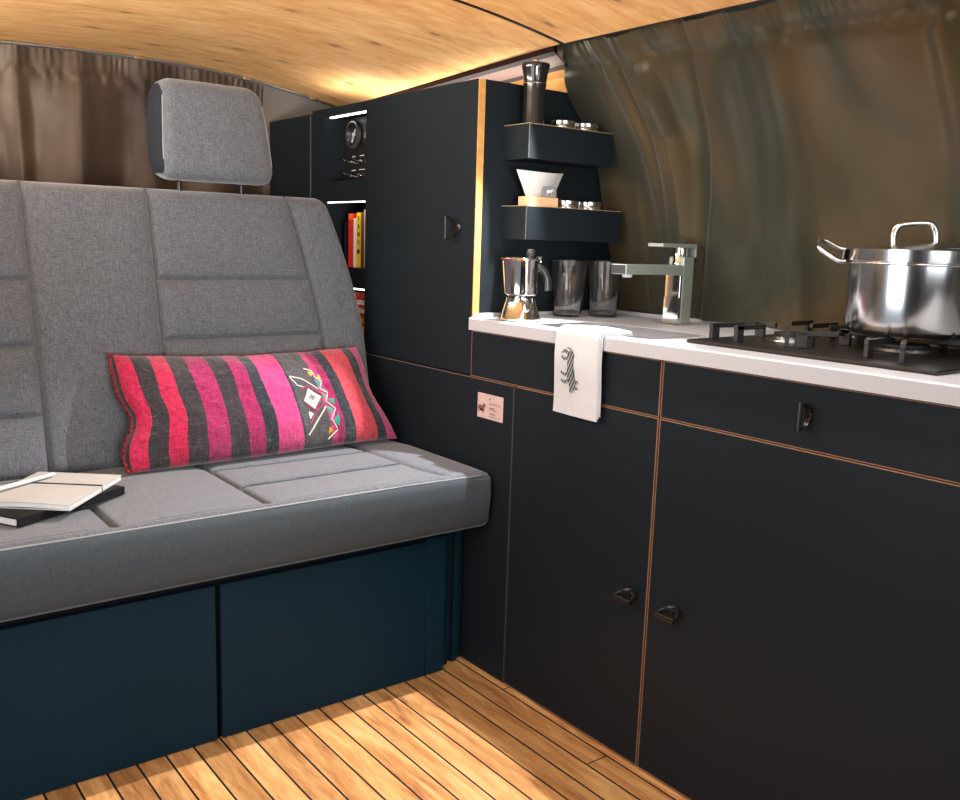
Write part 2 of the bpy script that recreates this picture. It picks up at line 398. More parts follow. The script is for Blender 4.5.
# ------------------------------------------------------------------ curtains
def hump(y, c, w): return math.exp(-((y-c)/w)**2)
def side_curtain():
    y0, y1 = .020, -2.1; ny, nz = 420, 120
    bm = BM()
    zs = [.852+(1.452-.852)*(j/nz) for j in range(nz+1)]
    def f(i, j):
        s = i/ny; z = zs[j]; y = y0+(y1-y0)*s
        t = (1.452-z)/(1.452-.852)                      # 0 top .. 1 bottom
        y -= .075*hump(y, y0, .09)*max(0, 1-t*5)**2
        d = 0
        n1 = noise.noise(Vector((y*3.1, t*.9, 3.3)))
        ph = y*34+3.2*n1+1.2*t
        d += .006*math.sin(ph*.6)*(1-.55*t)
        d += .012*noise.noise(Vector((y*5.3+t*1.2, t*1.6, 1.7)))
        # broad flat-topped pleat beside the tap, with a kink one third down
        q = (y+.232+.010*math.sin(t*5))/.036
        d += .034*math.exp(-q**4)*(.55+.45*min(1, t*6))*(1-.95*max(0, t-.15)/.85) - .006*math.exp(-((t-.33)/.025)**2)*math.exp(-q*q)
        d += .004*math.exp(-((q+.35)/.12)**2)
        # hollow, then the edge of the next overlapping pleat, leaning with the wall
        ye = -.405+.135*t
        d += .024/(1+math.exp((y-ye)/.004))*(1-.35*t)-.012
        d -= .010*hump(y, ye+.035, .03)*math.exp(-((t-.30)/.22)**2)
        d += .010*hump(y, -.145-.05*t, .018)*(1-t*.4) + .008*hump(y, -.085-.02*t, .010)
        d -= .014*hump(y, -.50+.06*t, .022)*(1-.5*t)
        d += .012*hump(y, -.585+.05*t, .03)
        d += .022*hump(y, -.90, .022)*(1-t*.6)
        d += .0008*math.exp(-((t-.93)/.010)**2)
        d += .004*noise.noise(Vector((y*13, t*4, 8.1)))*(1 if y > -.6 else .35)
        # gathered header
        h = max(0, 1-t/.075)
        d += h*.0022*math.sin(y*330+5*noise.noise(Vector((y*20,0,0))))
        d += .0022*math.exp(-((t-.085)/.014)**2)*math.sin(y*200+6*noise.noise(Vector((y*12,0,7))))
        k = math.exp(-((t-.08)/.02)**2)*.006
        kk = max(0, min(1, (z-.9)/.4)); nx = Vector((-.97+.12*kk,0,-.2-.32*kk))
        x = W(z)-.004
        ed = 1/(1+math.exp(-(y+.105)/.012))          # lies flat and further back where the shelves meet it
        d = d*(1-ed)-(.016+.016*math.exp(-((z-1.25)/.10)**2))*ed+.002
        return Vector((x, y, z))+nx*(d+.01-k)
    G = [[bm.verts.new(f(i, j)) for j in range(nz+1)] for i in range(ny+1)]
    for i in range(ny):
        for j in range(nz): bm.faces.new((G[i][j], G[i+1][j], G[i+1][j+1], G[i][j+1]))
    g = bm.faces[:]
    r = bmesh.ops.solidify(bm, geom=g, thickness=.0015)
    o = obj('curtain', bm, M['curtain_side'], None, 60)
    return tag(o, 'large olive brown satin curtain hanging behind the sink and gas hob', 'curtain')
side_curtain()
def rear_curtain():
    x0, x1 = -1.42, -.035; nx, nz = 360, 90; bm = BM()
    def f(i, j):
        s = i/nx; x = x0+(x1-x0)*s; t = 1-j/nz
        top = CZ(x)-.011; z = top-(top-.86)*t
        d = .016*math.sin(x*27+3*noise.noise(Vector((x*3, t, 5))))*(.5+.5*min(1, t*4))
        d += .015*noise.noise(Vector((x*6+t, t*2.2, 2.2)))
        d += .02*hump(x, -.74+.03*t, .025)+.016*hump(x, -.58, .03)-.02*hump(x, -.84, .05)
        h = max(0, 1-t/.10)
        d += (.0020*math.sin(x*300+6*noise.noise(Vector((x*15,0,1)))))*h + .0035*math.exp(-((t-.1)/.02)**2)*math.sin(x*150+7*noise.noise(Vector((x*9,0,3))))
        d += .006*noise.noise(Vector((x*22, t*9, 4)))*max(.3, 1-t*2)
        return Vector((x, 1.082-d, z))
    G = [[bm.verts.new(f(i, j)) for j in range(nz+1)] for i in range(nx+1)]
    for i in range(nx):
        for j in range(nz): bm.faces.new((G[i][j], G[i+1][j], G[i+1][j+1], G[i][j+1]))
    bmesh.ops.solidify(bm, geom=bm.faces[:], thickness=.0015)
    tag(obj('curtain', bm, M['curtain_rear'], None, 60), 'brown gathered curtain across the rear behind the bench headrest', 'curtain')
rear_curtain()

# ------------------------------------------------------------------ kitchen fronts
GAP = .0022
def front(name, parent, y0, y1, z0, z1, edge='edge', t=.016, left=True):
    """y0 > y1 ; face at x = 0, thickness into +x"""
    ya, yb = y0-GAP, y1+GAP; za, zb = z0+GAP*.5, z1-GAP*.5
    e = .0016
    bm = BM(); box(bm, (0,yb+e,za+e), (t,ya-e,zb-e), .0004, 1)
    p = obj(name, bm, M['laminate'], parent)
    if edge:
        bm = BM()
        box(bm, (.0004,yb,za), (t-.002,yb+e,zb)); (box(bm, (.0004,ya-e,za), (t-.002,ya,zb)) if left else None)
        box(bm, (.0004,yb+e,za), (t-.002,ya-e,za+e)); box(bm, (.0004,yb+e,zb-e), (t-.002,ya-e,zb))
        obj('edge_band', bm, M[edge], p)
    return p
def pull(parent, y, z, vertical, L=.042):
    """D shaped ring pull standing off the front at x = 0"""
    bm = BM(); h = L/2; d = .033
    pts = []
    for k in range(19):
        a = PI*k/18; pts.append((-(d-.006)+(d-.008)*math.sin(a)+0, h*math.cos(a)))
    def P(px, s): return (px, y, z+s) if vertical else (px, y+s, z-.008+(px+d)*.45)
    arc = [P(a, b) for a, b in pts]
    up = (0,1,0) if vertical else (0,0,1)
    tube(bm, arc, .0030, 10, False, 1.7, up)
    bar = [P(-d+.004, h*1.05), P(-d+.004, h*.5), P(-d+.004, 0), P(-d+.004, -h*.5), P(-d+.004, -h*1.05)]
    tube(bm, bar, .0034, 10, False, 1.5, up)
    lathe(bm, [(.007,0),(.007,-.003),(.004,-.005),(.004,-.012)], (0,y,z), 16, 'x')
    return obj('handle', bm, M['handle'], parent, 40)

zJ = .703; y2 = -.553
# low side unit beside the bench (carries the plaque)
T = thing('base_cabinet', 'low black side unit between bench and sink cabinet, with the small pink plaque', 'cabinet', (0,.1,0))
bm = BM(); box(bm, (.018,-.132,.0005), (.46,1.11,zJ-.004)); obj('carcass', bm, M['laminate_in'], T)
front('side_panel', T, 1.1, -.134, .001, zJ, 'edge_grey')
# top edge of the long panel shows as a copper line
bm = BM(); box(bm, (.0003,-.13,zJ-.0035), (.015,1.09,zJ-.0018)); obj('copper_edge', bm, M['edge'], T)
bm = BM(); box(bm, (-.0016,-.0970,.6130), (-.0001,-.003,.6705), .0006, 1)
PQ = obj('plaque', bm, M['plaque'], None, None, (0,-.05,.6418)); tag(PQ, 'small pinkish square plaque with a bull mark on the black side unit', 'plaque')
bm = BM(); plate(bm, [(-.0017, -.008-.026*a, .637+.026*(b-.4)) for a, b in BULL], (-1,0,0), .0003); obj('bull_mark', bm, M['plaque_ink'], PQ)
bm = BM()
for (a, b, z, h) in [(-.047,-.052,.660,.0035),(-.047,-.088,.6485,.0012),(-.048,-.068,.6395,.003),(-.048,-.076,.6355,.0012),(-.048,-.070,.6265,.0022),(-.048,-.088,.6205,.0012),(-.048,-.080,.6515,.0008)]:
    box(bm, (-.002,b,z-h/2), (-.0017,a,z+h/2))
obj('engraved_lines', bm, M['plaque_ink'], PQ)

T = thing('sink_cabinet', 'black sink cabinet under the towel with one tall door', 'cabinet', (0,-.34,0))
bm = BM(); box(bm, (.018,y2+.001,.0005), (.46,-.1335,.69)); box(bm, (.018,y2+.001,.69), (.03,.026,.810)); obj('carcass', bm, M['laminate_in'], T)
d = front('door', T, -.1345, y2, .003, zJ, left=False); pull(d, -.514, .349, False)
front('fascia', T, .0315, y2, zJ, .8105)

T = thing('hob_cabinet', 'black kitchen cabinet under the gas hob with drawer and door', 'cabinet', (0,-1.0,0))
bm = BM(); box(bm, (.018,-1.63,.0005), (.46,y2-.001,.70)); box(bm, (.018,-1.63,.70), (.03,y2-.001,.810)); obj('carcass', bm, M['laminate_in'], T)
d = front('door', T, y2, -1.63, .003, zJ); pull(d, -.622, .350, False)
d = front('drawer', T, y2, -1.63, zJ, .8105); pull(d, -.860, .760, True)

# ------------------------------------------------------------------ worktop with integral sink
ZT = .841
T = thing('worktop', 'white solid surface worktop with integral sink basin', 'worktop', (.2,-.6,.8125))
bx0, bx1, by0, by1 = .022, .215, -.50, -.16
def rrect(x0, x1, y0, y1, r, n=8):
    pts = []
    for cx, cy, a0 in ((x1-r,y1-r,0),(x0+r,y1-r,PI/2),(x0+r,y0+r,PI),(x1-r,y0+r,1.5*PI)):
        for k in range(n+1):
            a = a0+PI/2*k/n; pts.append((cx+r*math.cos(a), cy+r*math.sin(a)))
    return pts
def worktop():
    bm = BM(); x0, x1, ya, yb = -.012, .462, -1.66, .026
    hole = rrect(bx0, bx1, by0, by1, .045); n = len(hole)
    def outer(p):
        cx, cy = (bx0+bx1)/2, (by0+by1)/2
        return p
    top_h = [bm.verts.new((x, y, ZT)) for x, y in hole]; bot_h = [bm.verts.new((x, y, .8125)) for x, y in hole]
    def edge_loop(z):
        return [bm.verts.new((x, y, z)) for x, y in ((x0,ya),(x1,ya),(x1,yb),(x0,yb))]
    e = .003
    ot = [bm.verts.new((x, y, ZT)) for x, y in ((x0+e,ya),(x1,ya),(x1,yb),(x0+e,yb))]
    of = [bm.verts.new((x0, y, ZT-e)) for y in (ya, yb)]
    ob = edge_loop(.8125)
    def fill(outer, inner):
        E = []
        for L in (outer, inner):
            for i in range(len(L)):
                a, b = L[i], L[(i+1) % len(L)]
                E.append(bm.edges.get((a, b)) or bm.edges.new((a, b)))
        bmesh.ops.triangle_fill(bm, edges=E, use_beauty=True)
    fill(ot, top_h); fill(ob, bot_h)
    for i in range(n): bm.faces.new((top_h[i], top_h[(i+1) % n], bot_h[(i+1) % n], bot_h[i]))
    bm.faces.new((ot[1], ot[2], ob[2], ob[1]))
    bm.faces.new((ot[3], ot[0], of[0], of[1]))
    bm.faces.new((of[1], of[0], ob[0], ob[3]))
    bm.faces.new((ot[0], ot[1], ob[1], ob[0], of[0])); bm.faces.new((ot[2], ot[3], of[1], ob[3], ob[2]))
    return bm
obj('slab', worktop(), M['stone'], T)
bm = BM(); rings = []
for (ins, z) in ((0,ZT-.001),(0.002,.80),(.004,.74),(.012,.722),(.03,.715),(.09,.712)):
    rings.append([bm.verts.new((x, y, z)) for x, y in rrect(bx0+ins, bx1-ins, by0+ins, by1-ins, max(.005, .045-ins*.45))])
for a, b in zip(rings, rings[1:]):
    for i in range(len(a)): bm.faces.new((a[i], a[(i+1) % len(a)], b[(i+1) % len(a)], b[i]))
bm.faces.new(rings[-1]); bmesh.ops.solidify(bm, geom=bm.faces[:], thickness=-.003)
S = obj('basin', bm, M['stone'], T, 50)
bm = BM(); lathe(bm, [(.022,.7125),(.022,.716),(.012,.7165),(.010,.714)], ((bx0+bx1)/2,(by0+by1)/2,0), 24); obj('drain', bm, M['chrome'], S, 40)
bm = BM(); box(bm, (0,.018,ZT-.001), (.44,.027,ZT+.009), .002); box(bm, (.448,-1.6,ZT-.001), (.458,.02,ZT+.009), .002)
obj('back_lip', bm, M['stone'], T)

# ------------------------------------------------------------------ tall cabinet
T = thing('tall_cabinet', 'tall black cabinet with pale plywood edge beside the shelves', 'cabinet', (0,.28,.7045))
zT = 1.370
def side_poly(x0, z0, z1, dx=.0):
    zz = [z for z in (.9,.95,1.0,1.05,1.1,1.15,1.2,1.25,1.3,1.34) if z0 < z < z1]
    return [(x0,z0),(W(z0)+dx,z0)]+[(W(z)+dx,z) for z in zz]+[(W(z1)+dx,z1),(x0,z1)]
bm = BM(); prism(bm, side_poly(.02,ZT+.0095,zT,.058), 'y', .0285, .046); obj('side_panel', bm, M['laminate'], T)
bm = BM(); box(bm, (.02,.046,zT-.016), (.25,.521,zT)); box(bm, (.02,.506,.7045), (.25,.521,zT-.016)); box(bm, (.23,.046,.7045), (.25,.506,zT-.016)); box(bm, (.02,.046,.7045), (.23,.506,.72)); obj('carcass', bm, M['laminate_in'], T)
bm = BM(); box(bm, (0,.0315,.706), (.0185,.521,zT), .0004, 1); d = obj('door', bm, M['laminate'], T)
bm = BM(); box(bm, (.0004,.0288,.8115), (.0182,.0315,zT-.0004)); obj('pale_edge', bm, M['ply'], d)
pull(d, .107, 1.043, True, .05)
bm = BM(); lathe(bm, [(.016,0),(.016,-.003),(.013,-.005),(0,-.005)], (0,.098,1.043), 24, 'x'); obj('rosette', bm, M['handle'], d, 40)

# LED strip lying on top of the cabinet, lighting the wooden ceiling
def strip_light(name, loc, rx, ry, sx, sy, power, col=(1,.85,.66), rot=None):
    l = bpy.data.lights.new(name, 'AREA'); l.shape = 'RECTANGLE'; l.size = sx; l.size_y = sy; l.energy = power; l.color = col
    o = bpy.data.objects.new(name, l); COL.objects.link(o); o.location = loc
    o.rotation_euler = rot if rot else (rx, ry, 0); return o

# ------------------------------------------------------------------ shelf cabinet with niche
T = thing('shelf_cabinet', 'black cabinet with lit control niche and book shelves behind the bench', 'cabinet', (0,.68,.7045))
ya, yb = .523, .751
bm = BM()
box(bm, (0,yb,.7045), (.012,.828,zT)); box(bm, (.012,yb,.7045), (.27,.77,zT))       # stile + side wall
box(bm, (.002,ya,1.347), (.27,yb,zT)); box(bm, (.26,ya,.7045), (.27,yb,1.347))
box(bm, (.001,ya,1.112), (.26,yb,1.168)); box(bm, (.001,ya,.876), (.26,yb,.930)); box(bm, (.001,ya,.7045), (.26,yb,.716))
obj('carcass', bm, M['laminate'], T)
bm = BM(); box(bm, (.061,ya,1.168), (.068,yb,1.347)); CP = obj('control_panel', bm, M['black_plastic'], T)
def gauge():
    bm = BM(); c = (.061,.684,1.300)
    lathe(bm, [(.036,0),(.038,-.006),(.036,-.011),(.031,-.012),(.027,-.006),(.024,-.002),(0,-.002)], c, 40, 'x'); g = obj('gauge', bm, M['black_plastic'], CP, 35)
    bm = BM(); lathe(bm, [(.0385,-.004),(.0365,-.0125),(.0325,-.0125)], c, 40, 'x', False)
    obj('gauge_ring', bm, M['alu'], CP, 35)
    bm = BM(); xbox(bm, (-.003,-.0016,-.024), (0,.0016,.016), Matrix.Translation((.0575,.684,1.300)) @ Matrix.Rotation(.5, 4, 'X'))
    lathe(bm, [(.005,-.003),(.005,-.008),(0,-.008)], c, 16, 'x')
    obj('gauge_needle', bm, M['white_plastic'], CP)
gauge()
for (y, z) in [(.697,1.224),(.650,1.224),(.697,1.186),(.650,1.186)]:
    bm = BM(); lathe(bm, [(.008,0),(.008,-.004),(.005,-.005),(.005,-.010),(0,-.010)], (.061,y,z), 14, 'x')
    tube(bm, [(.052,y,z),(.040,y+.003,z+.003),(.030,y+.006,z+.006)], [.0022,.0026,.0036], 8); obj('toggle_switch', bm, M['chrome'], CP, 40)
for (y, z, w) in [(.692,1.240,.008),(.646,1.241,.012),(.692,1.202,.012),(.646,1.203,.016)]:
    bm = BM(); box(bm, (.0604,y-w,z-.001), (.061,y+w,z+.001)); obj('switch_caption', bm, M['tag_white'], CP)
bm = BM(); box(bm, (.010,ya+.01,1.3435), (.018,yb-.01,1.3468)); obj('light_strip', bm, M['led'], T)
bm = BM(); box(bm, (.006,ya+.01,1.1092), (.014,yb-.006,1.1118)); obj('light_strip', bm, M['led'], T)
bm = BM(); box(bm, (.006,ya+.01,.8712), (.014,yb-.006,.8758)); obj('light_strip', bm, M['led_soft'], T)

# rearmost low-profile cabinet
T = thing('rear_cabinet', 'plain black cabinet at the far rear corner behind the headrest', 'cabinet', (0,.97,.7045))
bm = BM(); box(bm, (0,.8285,.7045), (.27,1.108,1.362)); obj('carcass', bm, M['laminate'], T)
bm = BM(); box(bm, (-.004,.834,.71), (-.0002,.8365,1.358)); obj('edge_bead', bm, M['edge_grey'], T)
bm = BM(); box(bm, (-.003,.838,.71), (-.0002,1.106,1.3615), .001, 1); obj('side_panel', bm, M['laminate'], T)

# books
def book(y0, y1, z0, h, depth, mat, label, x=.035, group=None, lean=0, cat='book'):
    T = thing('book', label, cat, (x+depth/2,(y0+y1)/2,z0), group)
    bm = BM(); t = .0018
    box(bm, (x,y0,z0), (x+depth,y0+t,z0+h)); box(bm, (x,y1-t,z0), (x+depth,y1,z0+h)); box(bm, (x,y0+t,z0), (x+.0025,y1-t,z0+h), 0)
    obj('cover', bm, mat, T)
    bm = BM(); box(bm, (x+.003,y0+t,z0+.002), (x+depth-.003,y1-t,z0+h-.003)); obj('pages', bm, M['paper'], T)
    return T
G = 'books on the upper shelf'
zb = .9305
red = plain('red_cover', srgb(205,40,32), .4, 0, .4); wht = plain('white_cover', (.75,.74,.76), .4); yel = plain('yellow_cover', srgb(238,200,30), .4)
brn = plain('brown_cover', srgb(110,72,60), .5); crm = plain('cream_cover', srgb(205,180,165), .5)
book(0.6880,0.6980,zb,.125,.13,M['black_cover'],'thin black book leftmost on the upper shelf, beside the red book', group=G)
b = book(0.6745,0.6835,zb,.13,.12,M['black_cover'],'slim black book squeezed against the left side of the red book', group=G)
b = book(0.6470,0.6730,zb,.150,.13,red,'red book with orange top on the upper book shelf', group=G)
bm = BM(); box(bm, (.0343,.6472,zb+.132), (.035,.6728,zb+.150)); obj('orange_band', bm, plain('orange_print', srgb(230,90,35), .4), b)
book(0.6300,0.6450,zb,.137,.13,wht,'white book between the red and yellow books', group=G)
b = book(0.6050,0.6280,zb,.152,.13,yel,'yellow book with black spine lettering on the upper shelf', group=G)
bm = BM()
for k, ch in enumerate('EAND'):
    t = text_bm(ch, .017, Matrix.Translation((.0346,.6165,zb+.136-.022*k)) @ Matrix(((0,0,-1,0),(-1,0,0,0),(0,1,0,0),(0,0,0,1))))
    me = bpy.data.meshes.new('t'); t.to_mesh(me); t.free(); bm.from_mesh(me); bpy.data.meshes.remove(me)
lathe(bm, [(.007,-.0004),(.007,-.0006),(0,-.0006)], (.035,.6165,zb+.045), 20, 'x')
obj('spine_lettering', bm, M['black_cover'], b)
book(0.5895,0.6030,zb,.153,.12,brn,'brown book just right of the yellow book', group=G)
book(0.5660,0.5875,zb,.16,.13,crm,'cream book at the door end of the upper shelf', group=G)
# face-on cookbook on the lower shelf
T = thing('book', 'red cookbook with white and yellow title facing out on the lower shelf', 'book', (.05,.60,.7165))
bm = BM(); box(bm, (.035,.5235,.7165), (.0375,.700,.8600)); box(bm, (.0555,.5235,.7165), (.058,.700,.8600)); box(bm, (.0375,.697,.7165), (.0555,.700,.8600)); obj('cover', bm, plain('cookbook_cover', srgb(150,42,26), .4, 0, .5, .5, 30), T)
bm = BM(); box(bm, (.0378,.5235,.7185), (.0552,.6965,.858)); obj('pages', bm, M['paper'], T)
RX = Matrix(((0,0,-1,0),(-1,0,0,0),(0,1,0,0),(0,0,0,1)))
for s, y, z, mt, sz in [('xano', .603, .836, M['tag_white'], .027), ('rinie', .603, .812, M['tag_white'], .027), ('din', .600, .786, yel, .030), ('des', .598, .762, yel, .030)]:
    obj('title', text_bm(s, sz, Matrix.Translation((.0346,y,z)) @ RX), mt, T)

# ------------------------------------------------------------------ wall shelves (open topped trays) and what they hold
def tray(x0, x1, z0, z1, yf, label):
    T = thing('wall_shelf', label, 'shelf', ((x0+x1)/2,(.028+yf)/2,z0), 'box shelves on the cabinet side')
    t = .008; bm = BM()
    box(bm, (x0,yf,z0), (x1,.0284,z1), .0005, 1)
    obj('box', bm, M['laminate'], T)
    bm = BM(); box(bm, (x0,yf,z1+.0001), (x1,yf+.003,z1+.0016)); box(bm, (x0,yf+.003,z1+.0001), (x0+.003,.028,z1+.0016)); box(bm, (x1-.003,yf+.003,z1+.0001), (x1,.028,z1+.0016))
    obj('plywood_rim', bm, M['cork_board'], T)
    bm = BM(); box(bm, (x0-.0003,yf-.0003,z0+.001), (x0+.001,yf+.001,z1-.001)); obj('corner_edge', bm, M['alu'], T)
tray(.074, .334, 1.199, 1.274, -.062, 'upper black box shelf carrying the pepper mill')
tray(.074, .378, 1.021, 1.095, -.062, 'lower black box shelf carrying the paper coffee filters')
# pepper mill
T = thing('pepper_mill', 'tall glossy black pepper mill on the upper box shelf', 'pepper mill', (.1,-.035,1.2758))
c = (.118,-.022,1.2758)
bm = BM(); lathe(bm, [(0,0),(.0245,0),(.025,.002),(.0245,.006),(.0245,.04),(.025,.07),(.0255,.087),(.0258,.0895),(0,.0895)], c, 40); obj('body', bm, M['gloss_black'], T, 40)
bm = BM(); lathe(bm, [(0,.091),(.0258,.091),(.026,.096),(.0275,.108),(.0305,.122),(.0325,.131),(.0318,.1335),(0,.1335)], c, 40); obj('head', bm, M['gloss_black'], T, 40)
bm = BM(); bm2 = None; lathe(bm, [(.0262,.0892),(.0268,.0902),(.0262,.0912)], c, 40, 'z', False); obj('steel_ring', bm, M['chrome'], T, 40)
bm = BM(); lathe(bm, [(0,.1335),(.009,.1335),(.009,.138),(.007,.139),(.007,.142),(0,.1422)], c, 16); obj('steel_knob', bm, M['chrome'], T, 40)
def tin(x, y, z, label, r=.0325):
    T = thing('spice_tin', label, 'tin', (x,y,z), 'round tins on the box shelves')
    bm = BM(); lathe(bm, [(0,0),(r,0),(r,.008),(r*.97,.0095),(0,.0095)], (x,y,z), 36); obj('tin_body', bm, M['brushed'], T, 40)
    bm = BM(); lathe(bm, [(r*.9,.0095),(r*1.03,.0097),(r*1.04,.0165),(r*1.0,.018),(r*.86,.018),(r*.82,.0165),(0,.0165)], (x,y,z), 36); obj('lid', bm, M['brushed'], T, 30)
    return T
tin(.205,-.022,1.2758,'left round steel tin on the upper shelf, next to the pepper mill')
tin(.277,-.024,1.2758,'right round steel tin near the end of the upper shelf')
tin(.226,-.024,1.0968,'left round steel tin on the lower shelf, beside the coffee filters')
tin(.296,-.026,1.0968,'right round steel tin near the end of the lower shelf')
# coffee filter holder
T = thing('filter_holder', 'pale wooden block holding white paper coffee filters', 'coffee filter holder', (.137,-.02,1.0968))
bm = BM(); x0, x1 = .094, .180; ya, yb2 = -.048, -.008
box(bm, (x0,ya,1.0968), (x1,ya+.008,1.118)); box(bm, (x0,yb2-.008,1.0968), (x1,yb2,1.118)); box(bm, (x0,ya+.008,1.0968), (x0+.008,yb2-.008,1.118)); box(bm, (x1-.008,ya+.008,1.0968), (x1,yb2-.008,1.118)); box(bm, (x0+.008,ya+.008,1.0968), (x1-.008,yb2-.008,1.102))
obj('wooden_block', bm, M['tan_wood'], T)
def filt(y0, dy, w0, w1, z0, z1, nm, mt):
    bm = BM(); n = 14
    def f(u, v):
        x = .140+(u-.5)*(w0+(w1-w0)*v); z = z0+(z1-z0)*v-.004*v*math.sin(PI*u)
        return Vector((x, y0-dy*v*math.sin(PI*u), z))
    for s in (1, -1):
        def g(u, v): p = f(u, v); return Vector((p.x, y0-s*(y0-p.y), p.z))
        A = grid(bm, g, lin(0,1,n), lin(0,1,8))
    bmesh.ops.remove_doubles(bm, verts=bm.verts, dist=.0002)
    bmesh.ops.solidify(bm, geom=bm.faces[:], thickness=.0006)
    return obj(nm, bm, mt, T, 40)
filt(-.028,.026,.066,.142,1.104,1.176,'paper_filter',M['paper'])
filt(-.028,.010,.062,.132,1.104,1.172,'paper_filter',M['paper'])
bm = BM(); box(bm, (.132,-.0505,1.1185), (.172,-.0485,1.142), .0005, 1); lb = obj('label_card', bm, M['grey_label'], T)
bm = BM(); plate(bm, [(.143+.019*a, -.0506, 1.123+.018*b) for a, b in BULL], (0,-1,0), .0003); obj('bull_mark', bm, M['tag_white'], lb)

# ------------------------------------------------------------------ on the worktop
ZW = ZT+.0004
def moka():
    c = (.050,-.082,ZW)
    T = thing('moka_pot', 'polished steel moka coffee pot with black handle on the worktop', 'coffee pot', c)
    bm = BM(); lathe(bm, [(0,0),(.044,0),(.0480,.002),(.0485,.005),(.045,.008),(.0335,.048),(.0335,.052),(0,.052)], c, 48); b = obj('boiler', bm, M['chrome'], T, 35)
    bm = BM(); lathe(bm, [(.0065,.006),(.0065,-.002),(.003,-.004),(0,-.004)], (c[0]-.012,c[1]-.036,c[2]+.027), 16, 'y'); obj('valve', bm, M['chrome'], b, 40)
    bm = BM(); prof = [(0,.0535),(.030,.0535),(.0325,.056),(.0365,.059),(.0370,.064),(.0370,.132),(.0392,.137),(.0382,.138),(.0352,.134),(0,.134)]
    lathe(bm, prof, c, 48)
    # pouring lip towards the left
    for v in bm.verts:
        h = v.co.z-c[2]
        if h > .12:
            a = math.atan2(v.co.y-c[1], v.co.x-c[0]); da = abs((a-2.6+PI) % (2*PI)-PI)
            k = max(0, 1-da/.35)*(h-.12)/.018
            v.co += Vector((math.cos(2.6), math.sin(2.6), 0))*.010*k
    b = obj('upper_pot', bm, M['chrome'], T, 35)
    bm = BM()
    for i in range(9):
        z = c[2]+.078+i*.0045; w = [.0022,.0032,.0018,.003,.0036,.002,.003,.0024,.0034][i]
        a = -PI/2+.08; R = .0372
        for s in (-1, 1):
            aa = a+s*w*14; xbox(bm, (-.0012,-.0004,-.0014), (.0012,.0004,.0014), Matrix.Translation((c[0]+R*math.cos(aa), c[1]+R*math.sin(aa), z)) @ Matrix.Rotation(aa+PI/2, 4, 'Z'))
    obj('engraved_mark', bm, M['black_plastic'], b)
    bm = BM(); lathe(bm, [(.0382,.138),(.0375,.1395),(.028,.1425),(.012,.144),(0,.1442)], c, 40, 'z', True)
    tube(bm, [(c[0]+.030,c[1]-.012,c[2]+.138),(c[0]+.040,c[1]-.016,c[2]+.141),(c[0]+.041,c[1]-.017,c[2]+.130)], .004, 10)
    lid = obj('lid', bm, M['chrome'], T, 35)
    bm = BM(); kx, ky = c[0]+.018, c[1]-.008
    lathe(bm, [(.0065,.1415),(.0085,.146),(.0095,.152),(.0085,.157),(.005,.159),(0,.159)], (kx,ky,c[2]), 20); obj('lid_knob', bm, M['black_plastic'], lid, 40)
    # handle, swept to the right
    d = Vector((.90,-.43,0)).normalized(); s = Vector((-d.y, d.x, 0))
    ctrl = [(.034,.120),(.043,.117),(.053,.107),(.060,.090),(.062,.068)]
    pts = [Vector(c)+d*a+Vector((0,0,h)) for a, h in ctrl]; pts = spline(pts, 6)
    bm = BM(); tube(bm, pts, [.007+.004*i/len(pts) for i in range(len(pts))], 10, False, .8, s); obj('handle', bm, M['handle'], T, 50)
moka()
def tumbler():
    c = (.245,-.026,ZW)
    T = thing('glass_tumbler', 'left clear glass tumbler, next to the moka pot', 'glass', c, 'clear glass tumblers')
    bm = BM(); lathe(bm, [(0,0),(.0325,0),(.034,.002),(.0355,.015),(.0458,.1335),(.0462,.135),(.0452,.1355),(.0445,.134),(.0330,.012),(.031,.0085),(0,.0078)], c, 56); obj('glass_wall', bm, M['glass'], T, 40)
    return T
g = tumbler(); dup(g, (.334,-.058,ZW), 'right clear glass tumbler, partly behind the tap spout')

